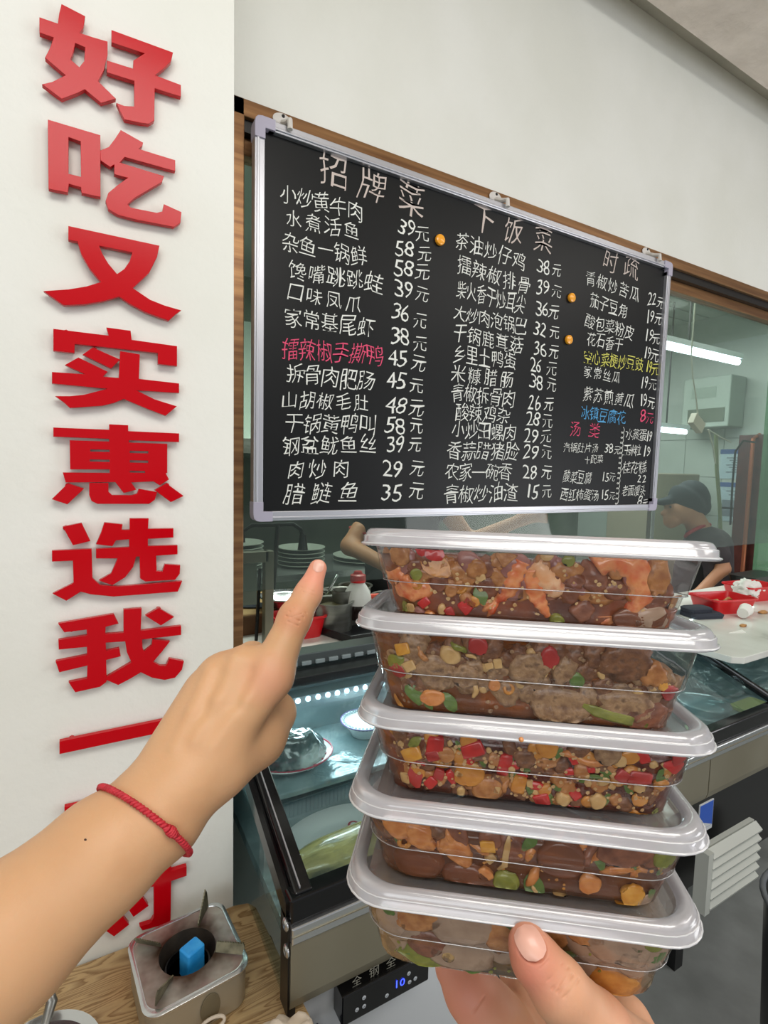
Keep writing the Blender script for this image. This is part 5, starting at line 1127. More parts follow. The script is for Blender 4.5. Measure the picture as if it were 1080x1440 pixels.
# ---- the pieces one can single out, container by container
def shrimp(i, pts, rr0, m_, label, tail=True, feather=False):
    o = BOX[i]; P_ = []
    for px, py, yo in pts:
        u, d = front(i, px, py); P_.append(o.c+o.ex*u-o.ey*(LY-o.ins(d)-yo)-o.ez*d)
    # smooth path
    N = 26; path = []; m2 = len(P_)-1
    for k in range(N):
        t_ = k/(N-1)*m2; j = min(int(t_), m2-1); f_ = t_-j
        p0, p1, p2, p3 = P_[max(j-1, 0)], P_[j], P_[j+1], P_[min(j+2, m2)]
        path.append(.5*((2*p1)+(-p0+p2)*f_+(2*p0-5*p1+4*p2-p3)*f_*f_+(-p0+3*p1-3*p2+p3)*f_**3))
    rad = [rr0*(.55+.45*math.sin(math.pi*min(1, (k/(N-1))*.75+.2)))*(1+.07*(1 if (k % 4) < 2 else -1))*(1-.45*max(0, k/(N-1)-.55)/.45) for k in range(N)]
    t = thing('shrimp', label, 'shrimp', path[N//2], 'shrimp in the topmost container')
    b = B().tube(path, rad, 14); b.v = [tuple(clampf(i, np.array(p))) for p in b.v]
    mk('shrimp_body', b, FMAT[m_], t, smooth='all')
    if tail:
        e = path[-1]; dr_ = (path[-1]-path[-3]); dr_ /= np.linalg.norm(dr_); sd = np.cross(dr_, o.ey); sd /= np.linalg.norm(sd)
        for sg in (-1, 0, 1):
            p = [e-dr_*.001, e+dr_*rr0*1.0+sd*sg*rr0*.55, e+dr_*rr0*1.9+sd*sg*rr0*1.0]
            bb = B().tube(p, [rr0*.35, rr0*.42, rr0*.12], 8); bb.v = [tuple(clampf(i, np.array(q_))) for q_ in bb.v]
            mk('tail_fin', bb, FMAT['shell'], t, smooth='all')
    for sg in range(5):   # swimming legs
        k = 6+sg*3; dr_ = path[k+1]-path[k]; dr_ /= np.linalg.norm(dr_); sd = np.cross(dr_, o.ey); sd /= np.linalg.norm(sd)
        bb = B().tube([path[k]+sd*rad[k]*.7, path[k]+sd*rad[k]*1.35+dr_*rad[k]*.3], [rad[k]*.14, rad[k]*.05], 5); bb.v = [tuple(clampf(i, np.array(q_))) for q_ in bb.v]
        mk('swimming_leg', bb, FMAT['shell'], t)
S0 = .0022
shrimp(0, [(842, 795, .007), (868, 785, .007), (896, 798, .006), (906, 828, .006), (893, 855, .006), (872, 868, .006)], .0078, 'shell', 'large curled orange shrimp at the right of the topmost container')
shrimp(0, [(838, 830, .012), (858, 815, .010), (868, 800, .010)], .0065, 'shellp', 'pale shrimp tucked inside the large curled one', tail=False)
shrimp(0, [(752, 792, .005), (768, 812, .005), (785, 830, .006), (796, 838, .008)], .0060, 'shellp', 'pale orange shrimp in the middle with its tail pointing down', tail=False)
shrimp(0, [(748, 800, .003), (752, 828, .003), (762, 850, .003), (772, 868, .003)], .0042, 'shell', 'narrow orange shrimp tail hanging straight down in the middle', tail=False)
shrimp(0, [(736, 788, .005), (726, 808, .005), (714, 832, .004), (698, 846, .004)], .0052, 'shell', 'reddish shrimp slanting down to the left of the middle one')
shrimp(0, [(548, 800, .006), (556, 818, .005), (580, 828, .005), (606, 824, .006), (622, 808, .008)], .0068, 'shell', 'curled orange shrimp at the left end of the topmost container', tail=False)
shrimp(0, [(775, 785, .006), (796, 806, .006), (822, 832, .006), (842, 850, .007)], .0042, 'skin', 'thin purple-brown shrimp shell crossing behind the large shrimp', tail=False)
a0 = 'topmost container'
for px, py, kd, m_, r, nm, lab, cat, kw in [
    (608, 774, 'leaf', 'red', 15, 'chilli_slice', 'bright red chilli slice under the lid, upper left of the '+a0, 'chilli', dict(rot=-.5)), (590, 772, 'leaf', 'red', 9, 'chilli_slice', 'small red chilli skin left of the bright red slice', 'chilli', {}),
    (585, 808, 'smooth', 'lime', 9, 'green_pea', 'yellow-green round piece on the left shrimp of the '+a0, 'vegetable', dict(yoff=-.0)), (586, 822, 'smooth', 'amber', 8, 'onion_piece', 'amber round piece under the yellow-green one', 'onion', dict(yoff=0)),
    (560, 782, 'lump', 'tan', 15, 'meat_chunk', 'tan meat chunk under the lid at the upper left corner', 'meat', {}), (612, 795, 'leaf', 'amber', 20, 'onion_skin', 'translucent amber onion skin over the left shrimp', 'onion', dict(rot=-.7)),
    (670, 800, 'lump', 'tan', 15, 'meat_chunk', 'round tan meat chunk left of the slanting shrimp', 'meat', {}), (712, 782, 'dice', 'tan', 13, 'garlic_piece', 'wedge of tan garlic under the lid, left of middle', 'garlic', dict(rot=.6)), (676, 812, 'slice', 'garlic', 7, 'garlic_piece', 'small pale garlic flake below the round chunk', 'garlic', {}),
    (647, 826, 'ring', 'amber', 11, 'onion_ring', 'amber ring-shaped slice in the left half of the '+a0, 'onion', dict(rot=.3)), (634, 830, 'lump', 'tan', 10, 'meat_chunk', 'pale chunk left of the amber ring', 'meat', {}), (676, 838, 'leaf', 'green', 12, 'green_leaf', 'curly green leaf beside the slanting shrimp tail', 'greens', {}),
    (596, 848, 'dice', 'red', 8, 'chilli_piece', 'small red chilli dice low at the left of the '+a0, 'chilli', dict(rot=.7)), (656, 852, 'dice', 'red', 11, 'chilli_piece', 'larger red chilli dice low in the left half of the '+a0, 'chilli', dict(rot=.9)), (632, 862, 'dice', 'pinkred', 8, 'chilli_piece', 'red chilli dice beside the standing garlic clove', 'chilli', {}),
    (621, 858, 'smooth', 'garlic', 9, 'garlic_clove', 'upright ivory garlic clove low at the left', 'garlic', dict(el=.7, rot=0)), (655, 841, 'lump', 'tan', 9, 'meat_chunk', 'pale chunk above the larger red chilli dice', 'meat', {}), (666, 846, 'slice', 'amber', 9, 'onion_piece', 'amber flake right of the larger red chilli dice', 'onion', {}),
    (588, 862, 'lump', 'skin', 9, 'meat_chunk', 'reddish brown lump low at the left end', 'meat', {}), (603, 869, 'smooth', 'strip', 10, 'meat_chunk', 'orange lump resting near the bottom left', 'meat', {}), (576, 856, 'lump', 'garlic', 8, 'garlic_piece', 'ivory lump near the lower left corner', 'garlic', {}),
    (562, 862, 'leaf', 'lime', 14, 'green_leaf', 'olive green leaf in the lower left corner', 'greens', dict(rot=1.2)), (928, 812, 'rough', 'tan', 22, 'meat_chunk', 'upright tan chunk right of the large shrimp', 'meat', dict(el=.75, rot=0, asp=1.3)), (920, 876, 'slice', 'grey', 24, 'mushroom_slice', 'pale ridged mushroom slice at the lower right', 'mushroom', dict(el=1.3, rot=-.1)),
    (884, 872, 'slice', 'choc', 16, 'meat_chunk', 'dark brown piece under the tail of the large shrimp', 'meat', dict(el=1.3, rot=0)), (784, 874, 'smooth', 'lime', 11, 'green_pea', 'dim yellow-green lump at the bottom centre', 'vegetable', {}), (800, 788, 'slice', 'lime', 9, 'pepper_slice', 'pale green slice under the lid, centre', 'vegetable', {}), (770, 780, 'slice', 'garlic', 9, 'garlic_piece', 'pale slice under the lid just above the middle shrimp', 'garlic', {}),
    (820, 860, 'lump', 'mauve', 16, 'meat_chunk', 'mauve lump below the purple-brown shell', 'meat', {})]:
    at(0, px, py, kd, m_, r, nm, lab, cat, **kw)
for px, py, kd, m_, r, nm, lab, cat, kw in [
    (565, 914, 'dice', 'yellow', 10, 'garlic_piece', 'yellow cube under the lid at the left of the second container', 'garlic', dict(rot=.2)), (575, 938, 'dice', 'garlic', 9, 'garlic_piece', 'ivory cube above the pink pepper at the left', 'garlic', dict(rot=.5)), (553, 932, 'leaf', 'lime', 13, 'green_leaf', 'pale green leaf at the left end of the second container', 'greens', dict(rot=.4)),
    (558, 945, 'lump', 'pinkred', 11, 'pepper_piece', 'pink-red pepper lump at the left end of the second container', 'pepper', dict(el=1.2, rot=0)), (593, 920, 'strip', 'tan', 8, 'meat_strip', 'thin tan strip leaning left of the garlic clove', 'meat', dict(rot=-.9)), (633, 922, 'smooth', 'garlic', 13, 'garlic_clove', 'large ivory garlic clove under the lid of the second container', 'garlic', dict(rot=-.7, el=1.2)),
    (645, 912, 'strip', 'lime', 8, 'scallion_stalk', 'slanting green stem right of the large garlic clove', 'greens', dict(rot=-.6)), (663, 924, 'strip', 'garlic', 5, 'scallion_piece', 'pale end of the slanting green stem', 'greens', dict(rot=-.4)), (672, 908, 'slice', 'pinkred', 14, 'pepper_piece', 'dark pink pepper under the lid, left of centre', 'pepper', {}),
    (700, 934, 'dice', 'garlic', 7, 'garlic_piece', 'small ivory dice pair in the centre, right one', 'garlic', {}), (688, 937, 'dice', 'garlic', 6, 'garlic_piece', 'small ivory dice pair in the centre, left one', 'garlic', {}), (668, 972, 'strip', 'garlic', 7, 'garlic_piece', 'upright ivory stick low in the left half', 'garlic', dict(rot=1.5)), (716, 970, 'ring', 'amber', 9, 'onion_ring', 'amber oval ring below the beef, left of centre', 'onion', dict(rot=1.4)), (696, 964, 'slice', 'strip', 9, 'onion_piece', 'orange flake left of the amber oval ring', 'onion', {}),
    (582, 978, 'leaf', 'green', 14, 'green_leaf', 'dark green leafy sprig low at the left', 'greens', {}), (632, 988, 'leaf', 'green', 13, 'green_leaf', 'dark green sprig low left of centre', 'greens', {}), (602, 990, 'leaf', 'green', 9, 'green_leaf', 'green scrap between the two dark sprigs', 'greens', {}), (608, 982, 'slice', 'strip', 12, 'onion_piece', 'orange flake between the dark green sprigs', 'onion', dict(el=1.4, rot=0)), (555, 992, 'strip', 'amber', 9, 'onion_piece', 'amber curl at the lower left corner', 'onion', dict(rot=-1.0)),
    (775, 924, 'lump', 'pinkred', 13, 'pepper_piece', 'pink-red pepper lump under the lid in the centre', 'pepper', dict(asp=1.3, rot=0)), (745, 940, 'rough', 'beef', 27, 'beef_lump', 'large bright lump of minced beef right of the ivory dice', 'meat', dict(rot=.35, el=1.2)), (612, 945, 'rough', 'beef', 28, 'beef_lump', 'largest lump of minced beef below the garlic clove', 'meat', dict(rot=-.6, el=1.1)), (655, 952, 'rough', 'beef', 20, 'beef_lump', 'lump of minced beef beside the largest one', 'meat', {}),
    (795, 945, 'rough', 'beef', 16, 'beef_lump', 'narrow lump of minced beef right of the pink pepper', 'meat', dict(rot=1.2, el=1.5)), (812, 958, 'slice', 'green', 11, 'pepper_slice', 'dull green square piece among the beef', 'vegetable', dict(rot=1.5)), (880, 930, 'rough', 'beef2', 30, 'beef_lump', 'broad brown beef lump under the lid at the right', 'meat', dict(rot=.1, el=1.3)), (922, 950, 'rough', 'tan', 19, 'beef_lump', 'pale glistening beef lump at the right slope', 'meat', {}),
    (934, 966, 'lump', 'yellow', 7, 'garlic_piece', 'yellow bit on the right slope of beef', 'garlic', {}), (948, 978, 'lump', 'pinkred', 12, 'pepper_piece', 'dark red pepper at the right end of the second container', 'pepper', dict(el=1.4, rot=-.4)), (790, 990, 'slice', 'beef', 30, 'beef_slice', 'smooth grey-brown beef slab low in the centre', 'meat', dict(el=1.5, rot=0)), (880, 992, 'rough', 'beef', 24, 'beef_lump', 'beef lump low at the right behind the green stem', 'meat', dict(el=1.7, rot=-.1)),
    (915, 1010, 'slice', 'mauve', 26, 'beef_slice', 'oval dark beef slice at the lower right', 'meat', dict(el=1.5, rot=0))]:
    at(1, px, py, kd, m_, r, nm, lab, cat, **kw)
def stalk(i, pts, r, m_, label, name='scallion_stalk', cat='greens', group=None):
    o = BOX[i]; P_ = []
    for px, py in pts:
        u, d = front(i, px, py); P_.append(o.c+o.ex*u-o.ey*(LY-o.ins(d)-r*.2)-o.ez*d)
    n = len(P_); bb = B().tube(P_, [r*(.4 if k in (0, n-1) else 1) for k in range(n)], 10); bb.v = [tuple(clampf(i, np.array(q_), .0004)) for q_ in bb.v]
    return one(name, bb, FMAT[m_], label, cat, group, smooth='all')
stalk(1, [(820, 992), (838, 1001), (860, 1008), (885, 1014), (912, 1022)], .0026, 'lime', 'long bright green stem low at the right of the second container')
for k in range(5): stalk(0, [(906-k*1, 884-k*4), (922, 888-k*3), (938, 882-k*3), (948, 868-k*1)], .0006, 'choc', ['outermost','second','third','fourth','innermost'][k]+' thin dark gill line on the ridged mushroom slice', 'mushroom_gill', 'mushroom', 'gill lines on the ridged mushroom slice')
c2_ = 'middle container'
for px, py, kd, m_, r, nm, lab, cat, kw in [
    (578, 1064, 'dice', 'yellow', 14, 'pepper_piece', 'yellow wedge at the upper left of the '+c2_, 'pepper', dict(rot=.4)), (583, 1044, 'leaf', 'lime', 9, 'green_leaf', 'lime green scrap above the yellow wedge', 'greens', {}), (611, 1052, 'dice', 'red', 14, 'chilli_piece', 'largest red chilli piece at the upper left', 'chilli', dict(rot=1.5, el=1.2)), (608, 1064, 'dice', 'pinkred', 9, 'chilli_piece', 'red chilli piece under the largest one', 'chilli', {}),
    (664, 1056, 'dice', 'red', 12, 'chilli_piece', 'tilted red chilli piece left of centre', 'chilli', dict(rot=.4, el=1.3)), (710, 1078, 'dice', 'red', 11, 'chilli_piece', 'upright red chilli piece left of centre', 'chilli', dict(rot=1.4, el=1.5)), (606, 1102, 'dice', 'red', 9, 'chilli_piece', 'bright red chilli square in the left half', 'chilli', dict(rot=.9)), (617, 1090, 'dice', 'pinkred', 8, 'chilli_piece', 'dull red chilli beside the bright square', 'chilli', {}),
    (584, 1094, 'leaf', 'pinkred', 14, 'chilli_slice', 'long dark red chilli skin at the left', 'chilli', dict(rot=-1.3)), (762, 1127, 'dice', 'red', 11, 'chilli_piece', 'red chilli square low in the centre', 'chilli', dict(rot=.3)), (878, 1095, 'dice', 'pinkred', 11, 'chilli_piece', 'dull red chilli in the right half, left of two', 'chilli', dict(rot=-.6)), (902, 1096, 'dice', 'pinkred', 11, 'chilli_piece', 'dull red chilli in the right half, right of two', 'chilli', dict(el=1.4, rot=0)),
    (955, 1082, 'leaf', 'red', 16, 'chilli_slice', 'bright red chilli skin at the right end', 'chilli', dict(rot=-.2)), (960, 1070, 'lump', 'pinkred', 11, 'pepper_piece', 'pink pepper lump under the lid at the right end', 'pepper', {}), (806, 1145, 'leaf', 'red', 14, 'chilli_slice', 'dark red chilli slice at the bottom right of centre', 'chilli', dict(rot=1.0)),
    (568, 1098, 'dice', 'garlic', 8, 'garlic_piece', 'ivory garlic dice at the left end of the '+c2_, 'garlic', {}), (627, 1062, 'slice', 'tan', 12, 'meat_chunk', 'tan wedge right of the largest chilli', 'meat', {}), (660, 1090, 'slice', 'amber', 22, 'onion_piece', 'broad amber onion piece left of centre', 'onion', dict(rot=.3)), (686, 1112, 'slice', 'tan', 22, 'meat_slice', 'broad tan meat slice left of centre', 'meat', {}), (730, 1105, 'dice', 'amber', 13, 'pepper_piece', 'amber cube in the centre of the '+c2_, 'pepper', dict(rot=1.4)), (712, 1106, 'strip', 'tan', 7, 'meat_strip', 'tan stick left of the amber cube', 'meat', dict(rot=1.3)),
    (645, 1090, 'dice', 'garlic', 5, 'garlic_piece', 'ivory garlic bit on the amber onion', 'garlic', {}), (648, 1115, 'smooth', 'garlic', 6, 'garlic_piece', 'grey-white garlic bit below the amber onion', 'garlic', dict(asp=1.4, rot=0)), (699, 1112, 'dice', 'garlic', 5, 'garlic_piece', 'ivory garlic bit left of the tan stick', 'garlic', {}), (720, 1084, 'smooth', 'garlic', 5, 'garlic_piece', 'ivory garlic bit right of the upright chilli', 'garlic', {}),
    (745, 1104, 'dice', 'garlic', 5, 'garlic_piece', 'ivory garlic bit right of the amber cube', 'garlic', {}), (850, 1100, 'smooth', 'garlic', 7, 'garlic_piece', 'ivory garlic bit left of the two dull chillies', 'garlic', dict(el=1.4)), (873, 1072, 'smooth', 'garlic', 10, 'garlic_clove', 'tan garlic clove under the lid at the right', 'garlic', dict(rot=-.8)), (820, 1070, 'strip', 'strip', 12, 'meat_strip', 'long ribbed tan strip under the lid, right of centre', 'meat', dict(rot=-.12, el=1.5)),
    (792, 1126, 'lump', 'garlic', 11, 'garlic_piece', 'pale yellow lump low right of centre', 'garlic', {}), (842, 1130, 'lump', 'garlic', 13, 'garlic_piece', 'pale grey lump low in the right half', 'garlic', {}), (900, 1110, 'slice', 'garlic', 8, 'garlic_piece', 'pale chip below the dull chillies', 'garlic', {}), (932, 1106, 'lump', 'amber', 11, 'onion_piece', 'amber lump near the right end', 'onion', {}), (893, 1150, 'ring', 'amber', 9, 'onion_ring', 'amber ring low near the right end', 'onion', {}), (904, 1155, 'slice', 'amber', 9, 'onion_piece', 'amber flake beside the ring', 'onion', {}),
    (928, 1147, 'dice', 'lime', 6, 'green_piece', 'pale green bit at the lower right', 'greens', {}), (855, 1062, 'slice', 'beef', 18, 'meat_slice', 'grey-brown meat slice under the lid, right half', 'meat', {}), (770, 1052, 'slice', 'amber', 16, 'onion_piece', 'yellow-brown onion under the lid, centre', 'onion', {}), (738, 1068, 'lump', 'beef2', 15, 'meat_chunk', 'dark round meat chunk above the amber cube', 'meat', {})]:
    at(2, px, py, kd, m_, r, nm, lab, cat, **kw)
bm_ = B()     # the finest crumbs of garlic and chilli, too small to pick apart
for k in range(240):
    o = BOX[2]; u = rg.uniform(-(LX-.012), LX-.014); d = rg.uniform(.006, o.H-.003); r = rg.uniform(.0005, .0011)
    v0, f0 = ico(1); cc = o.c+o.ex*u-o.ey*(LY-o.ins(d)-.0012)-o.ez*d; bm_.add([clampf(2, cc+p*r*np.array([rg.uniform(.8, 1.6), .8, 1]), .0012) for p in v0], f0)
x = one('minced_garlic', bm_, FMAT['crumb'], 'fine crumbs of garlic all through the dark chilli sauce', 'garlic'); x['kind'] = 'stuff'
for px, py, kd, m_, r, nm, lab, cat, kw in [
    (558, 1164, 'lump', 'strip', 18, 'meat_chunk', 'orange-tan meat chunk under the lid at the left of the fourth container', 'meat', dict(rot=-.4, el=1.1)), (590, 1180, 'lump', 'strip', 19, 'meat_chunk', 'long orange-tan meat chunk right of the first', 'meat', dict(rot=-.7, el=1.4)), (568, 1188, 'ring', 'amber', 11, 'meat_curl', 'curled amber bit under the two left chunks', 'meat', {}),
    (640, 1198, 'lump', 'strip', 20, 'meat_chunk', 'pointed orange meat chunk left of centre', 'meat', dict(rot=-.75, el=1.6)), (632, 1180, 'strip', 'strip', 7, 'meat_strip', 'upright orange tip above the pointed chunk', 'meat', dict(rot=1.8)), (686, 1193, 'dice', 'yellow', 10, 'garlic_piece', 'yellow cube in the left half of the fourth container', 'garlic', dict(rot=.1)), (690, 1209, 'dice', 'garlic', 7, 'garlic_piece', 'ivory bit under the yellow cube', 'garlic', {}),
    (682, 1232, 'lump', 'strip', 12, 'meat_chunk', 'amber-brown lump low left of centre', 'meat', dict(rot=1.2)), (712, 1244, 'slice', 'lime', 18, 'cabbage_piece', 'olive green leaf piece low in the centre', 'greens', {}), (752, 1250, 'leaf', 'green', 18, 'green_leaf', 'dark green leaf low right of centre', 'greens', {}), (726, 1200, 'slice', 'green', 16, 'green_leaf', 'dull green piece behind the sprout', 'greens', dict(yoff=.006)),
    (752, 1235, 'strip', 'strip', 12, 'meat_strip', 'slanting orange strip in the centre', 'meat', dict(rot=.95)), (880, 1228, 'strip', 'strip', 15, 'meat_strip', 'long tan strip at the right of the fourth container', 'meat', dict(rot=.15, el=1.3)), (832, 1205, 'strip', 'mauve', 12, 'meat_strip', 'upright brown strip right of the big brown disc', 'meat', dict(rot=1.3)), (880, 1200, 'slice', 'mauve', 24, 'meat_slice', 'brown meat slice under the lid at the right', 'meat', dict(el=1.6, rot=.2)),
    (938, 1212, 'lump', 'lime', 18, 'cabbage_piece', 'olive lump at the right end of the fourth container', 'greens', {}), (830, 1246, 'slice', 'strip', 16, 'meat_slice', 'flat tan slice below the brown disc', 'meat', {}), (892, 1262, 'lump', 'yellow', 17, 'corn_piece', 'bright yellow lump low at the right', 'vegetable', dict(yoff=.0)), (874, 1282, 'lump', 'yellow', 8, 'corn_piece', 'small yellow bit under the bright yellow lump', 'vegetable', {}), (926, 1266, 'leaf', 'green', 11, 'green_leaf', 'green leaf at the lower right corner', 'greens', {}), (915, 1276, 'slice', 'grey', 16, 'mushroom_slice', 'pale ridged piece at the lower right', 'mushroom', {}),
    (788, 1270, 'smooth', 'garlic', 9, 'garlic_clove', 'ivory clove low in the centre', 'garlic', dict(rot=-.9, el=1.3)), (752, 1252, 'strip', 'garlic', 5, 'garlic_piece', 'ivory sliver on the dark green leaf', 'garlic', dict(rot=-1.2)), (590, 1215, 'smooth', 'choc', 34, 'brown_piece', 'smooth glossy brown piece at the left of the fourth container', 'meat', dict(el=1.2, rot=0)), (660, 1240, 'smooth', 'choc', 30, 'brown_piece', 'smooth glossy brown piece left of the green leaf', 'meat', dict(el=1.5, rot=-.3)),
    (790, 1212, 'smooth', 'choc', 32, 'brown_disc', 'large round dark brown disc in the centre of the fourth container', 'meat', dict(yoff=.003))]:
    at(3, px, py, kd, m_, r, nm, lab, cat, **kw)
stalk(3, [(716, 1176), (714, 1190), (711, 1205), (710, 1218), (700, 1224)], .0016, 'garlic', 'thin ivory bean sprout in the left half of the fourth container', 'bean_sprout', 'vegetable')
for px, py, kd, m_, r, nm, lab, cat, kw in [
    (588, 1292, 'slice', 'tan', 27, 'meat_slice', 'tan-brown slice under the lid at the left of the lowest container', 'meat', dict(el=1.3, rot=.1, asp=.9)), (548, 1300, 'slice', 'grey', 24, 'meat_slice', 'pale slice at the left end of the lowest container', 'meat', dict(rot=1.1, el=1.4)), (600, 1330, 'slice', 'mauve', 22, 'meat_slice', 'reddish brown slice low at the left', 'meat', dict(el=1.2, rot=0)), (650, 1305, 'slice', 'grey', 34, 'meat_slice', 'big pale slice left of the thumb', 'meat', dict(el=1.4, rot=0)),
    (650, 1345, 'slice', 'grey', 30, 'meat_slice', 'big pale slice below the first, left of the thumb', 'meat', dict(el=1.6, rot=-.1)), (630, 1348, 'smooth', 'garlic', 9, 'garlic_piece', 'ivory round bit on the big pale slice', 'garlic', dict(yoff=0)), (704, 1322, 'slice', 'tan', 20, 'meat_slice', 'tan slice just left of the thumb', 'meat', dict(asp=1.4, rot=0)), (590, 1348, 'leaf', 'lime', 20, 'green_leaf', 'olive leaf along the bottom left edge', 'greens', dict(rot=-.15, el=1.3)), (664, 1365, 'leaf', 'green', 11, 'green_leaf', 'green scrap at the bottom left of the thumb', 'greens', dict(rot=0)),
    (824, 1312, 'slice', 'tan', 22, 'meat_slice', 'brown slice right of the thumb under the lid', 'meat', dict(el=1.4, rot=-.2)), (872, 1330, 'slice', 'grey', 36, 'meat_slice', 'big pale slice right of the thumb', 'meat', dict(el=1.3, rot=-.5)), (905, 1355, 'slice', 'grey', 30, 'meat_slice', 'second pale slice at the lower right', 'meat', dict(el=1.3, rot=.3)), (925, 1326, 'slice', 'lime', 18, 'cabbage_piece', 'pale green piece at the upper right end', 'greens', {}), (897, 1330, 'leaf', 'green', 11, 'green_leaf', 'upright green strip between the pale slices', 'greens', dict(rot=1.8)),
    (928, 1352, 'leaf', 'green', 14, 'green_leaf', 'dark green leaf at the right end', 'greens', dict(rot=.2)), (868, 1385, 'slice', 'amber', 20, 'onion_piece', 'oily amber layer low at the right', 'onion', dict(el=1.8, rot=-.3)), (545, 1282, 'leaf', 'green', 9, 'green_leaf', 'green scrap under the lid at the left end', 'greens', {})]:
    at(4, px, py, kd, m_, r, nm, lab, cat, **kw)
for i, o in enumerate(BOX):
    placed = []; tot = sum(m_[0] for m_ in MIX[i]); tries = 0; cnt = 0
    while cnt < NPC[i] and tries < 6000:
        tries += 1
        w_ = rg.uniform(0, tot); 
        for mm in MIX[i]:
            w_ -= mm[0]
            if w_ <= 0: break
        r = rg.uniform(mm[3], mm[4])
        u = rg.uniform(-(LX-.012), LX-.014); fr = (u+LX)/(2*LX); lv_ = level(i, fr)
        lo = {0: .60, 1: .72, 2: 1.0, 3: .45, 4: .85}[i]
        if i == 3 and fr < .42 and rg.random() < .8: continue
        d = rg.uniform(lv_+r*.3, max(lv_+r*.4, o.H*lo-r*.3))
        if d > o.H-.002: continue
        if any((u-a)**2+(d-b2)**2 < ((r+rr_)*(.62 if i in (0, 1, 4) else .60))**2 for a, b2, rr_ in placed): continue
        placed.append((u, d, r)); cnt += 1
        near = sorted(HERO[i], key=lambda h: (h[0]-u)**2+(h[1]-d)**2)[:6]; lab = None
        sz = 'small ' if r < (mm[3]+mm[4])/2 else ''
        for h in near:
            ax_, ay_ = u-h[0], h[1]-d; an_ = math.degrees(math.atan2(ay_, ax_)) % 360
            di = ['right', 'upper right', 'top', 'upper left', 'left', 'lower left', 'bottom', 'lower right'][int((an_+22.5)//45) % 8]
            l_ = f'{sz}{mm[6]} {di} of {h[2]}, {ORDN[i]} container'
            if l_ not in USED: lab = l_; break
        lab = lab or l_; USED.add(lab)
        piece(i, u, d, mm[1], mm[2], r, mm[5], lab, mm[7], f'{mm[6]} pieces in the {ORDN[i]} container', el=rg.uniform(.9, 1.4), yoff=r*(.35 if mm[1] in ('slice', 'leaf') else .9)+.0008, gap=.0015)
for px, py, kd, m_, r, nm, lab, cat, i in ((733, 1040, 'lump', 'strip', 5, 'sauce_drop', 'orange sauce drop dried on the lid rim of the middle container', 'sauce', 2),):
    q = PD(px, py, float(np.dot(BOX[2].c-BOX[2].ey*(LY+.001)-CP, FW))-.0005); v0, f0 = ico(2); one('sauce_drop', B().add([q+p*.0012 for p in v0], f0), FMAT['strip'], lab, 'sauce')

for i, n_, key, nm, lab in ((0, 110, 'garlic', 'seasoning_bits', 'fine tan crumbs between the shrimp and peppers'), (1, 150, 'beef', 'beef_crumbs', 'fine crumbs of minced beef in the second container'), (3, 60, 'amber', 'seasoning_bits', 'fine amber crumbs in the gravy of the fourth container'), (4, 60, 'lime', 'herb_bits', 'fine green herb bits in the lowest container')):
    bm_ = B(); o = BOX[i]
    for k in range(n_):
        u = rg.uniform(-(LX-.012), LX-.014); lv_ = level(i, (u+LX)/(2*LX)); d = rg.uniform(lv_, o.H-.003); r = rg.uniform(.0005, .0012)
        v0, f0 = ico(1); cc = o.c+o.ex*u-o.ey*(LY-o.ins(d)-.0012)-o.ez*d; bm_.add([clampf(i, cc+p*r*np.array([rg.uniform(.8, 1.8), .8, 1]), .0012) for p in v0], f0)
    x = one(nm, bm_, FMAT[key], lab, 'food'); x['kind'] = 'stuff'

# ================================================================ HANDS
def skin_mat(name, base, c2, c3, tips=()):
    m = mat(name, base, .5, stops=[(.3, base), (.55, c2), (.75, c3)], nscale=16, bump=.22, bscale=420, sss=.18, spec=.4, bdist=.0006)
    nt = m.node_tree; b = nt.nodes['Principled BSDF']
    for pos, rad, colr in tips:      # blood-flushed pads and knuckles
        lk = b.inputs['Base Color'].links[0].from_socket; tc = nd(nt, 'ShaderNodeTexCoord'); vd = nd(nt, 'ShaderNodeVectorMath', operation='DISTANCE')
        nt.links.new(tc.outputs['Object'], vd.inputs[0]); vd.inputs[1].default_value = tuple(pos)
        mr = nd(nt, 'ShaderNodeMapRange'); mr.inputs[1].default_value = rad*.35; mr.inputs[2].default_value = rad; mr.inputs[3].default_value = .8; mr.inputs[4].default_value = 0
        nt.links.new(vd.outputs['Value'], mr.inputs[0]); mx = nd(nt, 'ShaderNodeMix', data_type='RGBA'); nt.links.new(mr.outputs[0], mx.inputs[0]); nt.links.new(lk, mx.inputs[6]); mx.inputs[7].default_value = L3(colr)
        nt.links.new(mx.outputs[2], b.inputs['Base Color'])
    return m
M['skinL'] = skin_mat('skin_left', (202, 156, 114), (208, 162, 120), (194, 146, 104), [(cam2world(CAMP(449, 800, .365))-cam2world(CAMP(222, 1140, .300)), .030, (226, 148, 124)), (cam2world(CAMP(378, 955, .325))-cam2world(CAMP(222, 1140, .300)), .020, (216, 156, 122)), (cam2world(CAMP(413, 868, .345))-cam2world(CAMP(222, 1140, .300)), .016, (206, 142, 106))])
M['skinR'] = skin_mat('skin_right', (204, 150, 116), (210, 158, 124), (198, 136, 106), [(cam2world(CAMP(735, 1350, .240))-cam2world(CAMP(890, 1560, .290)), .022, (204, 122, 100)), (cam2world(CAMP(640, 1385, .345))-cam2world(CAMP(890, 1560, .290)), .045, (210, 136, 114))])
M['nail'] = mat('fingernail', (220, 164, 146), .4, coat=.2, col2=(228, 178, 156), nscale=40)
M['crease'] = mat('crease', (186, 132, 98), .6)
C = CAMP
def pr(a, b_, ra, rb, zs=1.0, k=None):
    r = (a, b_, ra, rb, zs); return r+(k,) if k else r
def mm_(px, d): return px/F*d
tip, dip, pip, mcp = C(447, 799, .368), C(433, 836, .362), C(415, 868, .352), C(379, 950, .335)
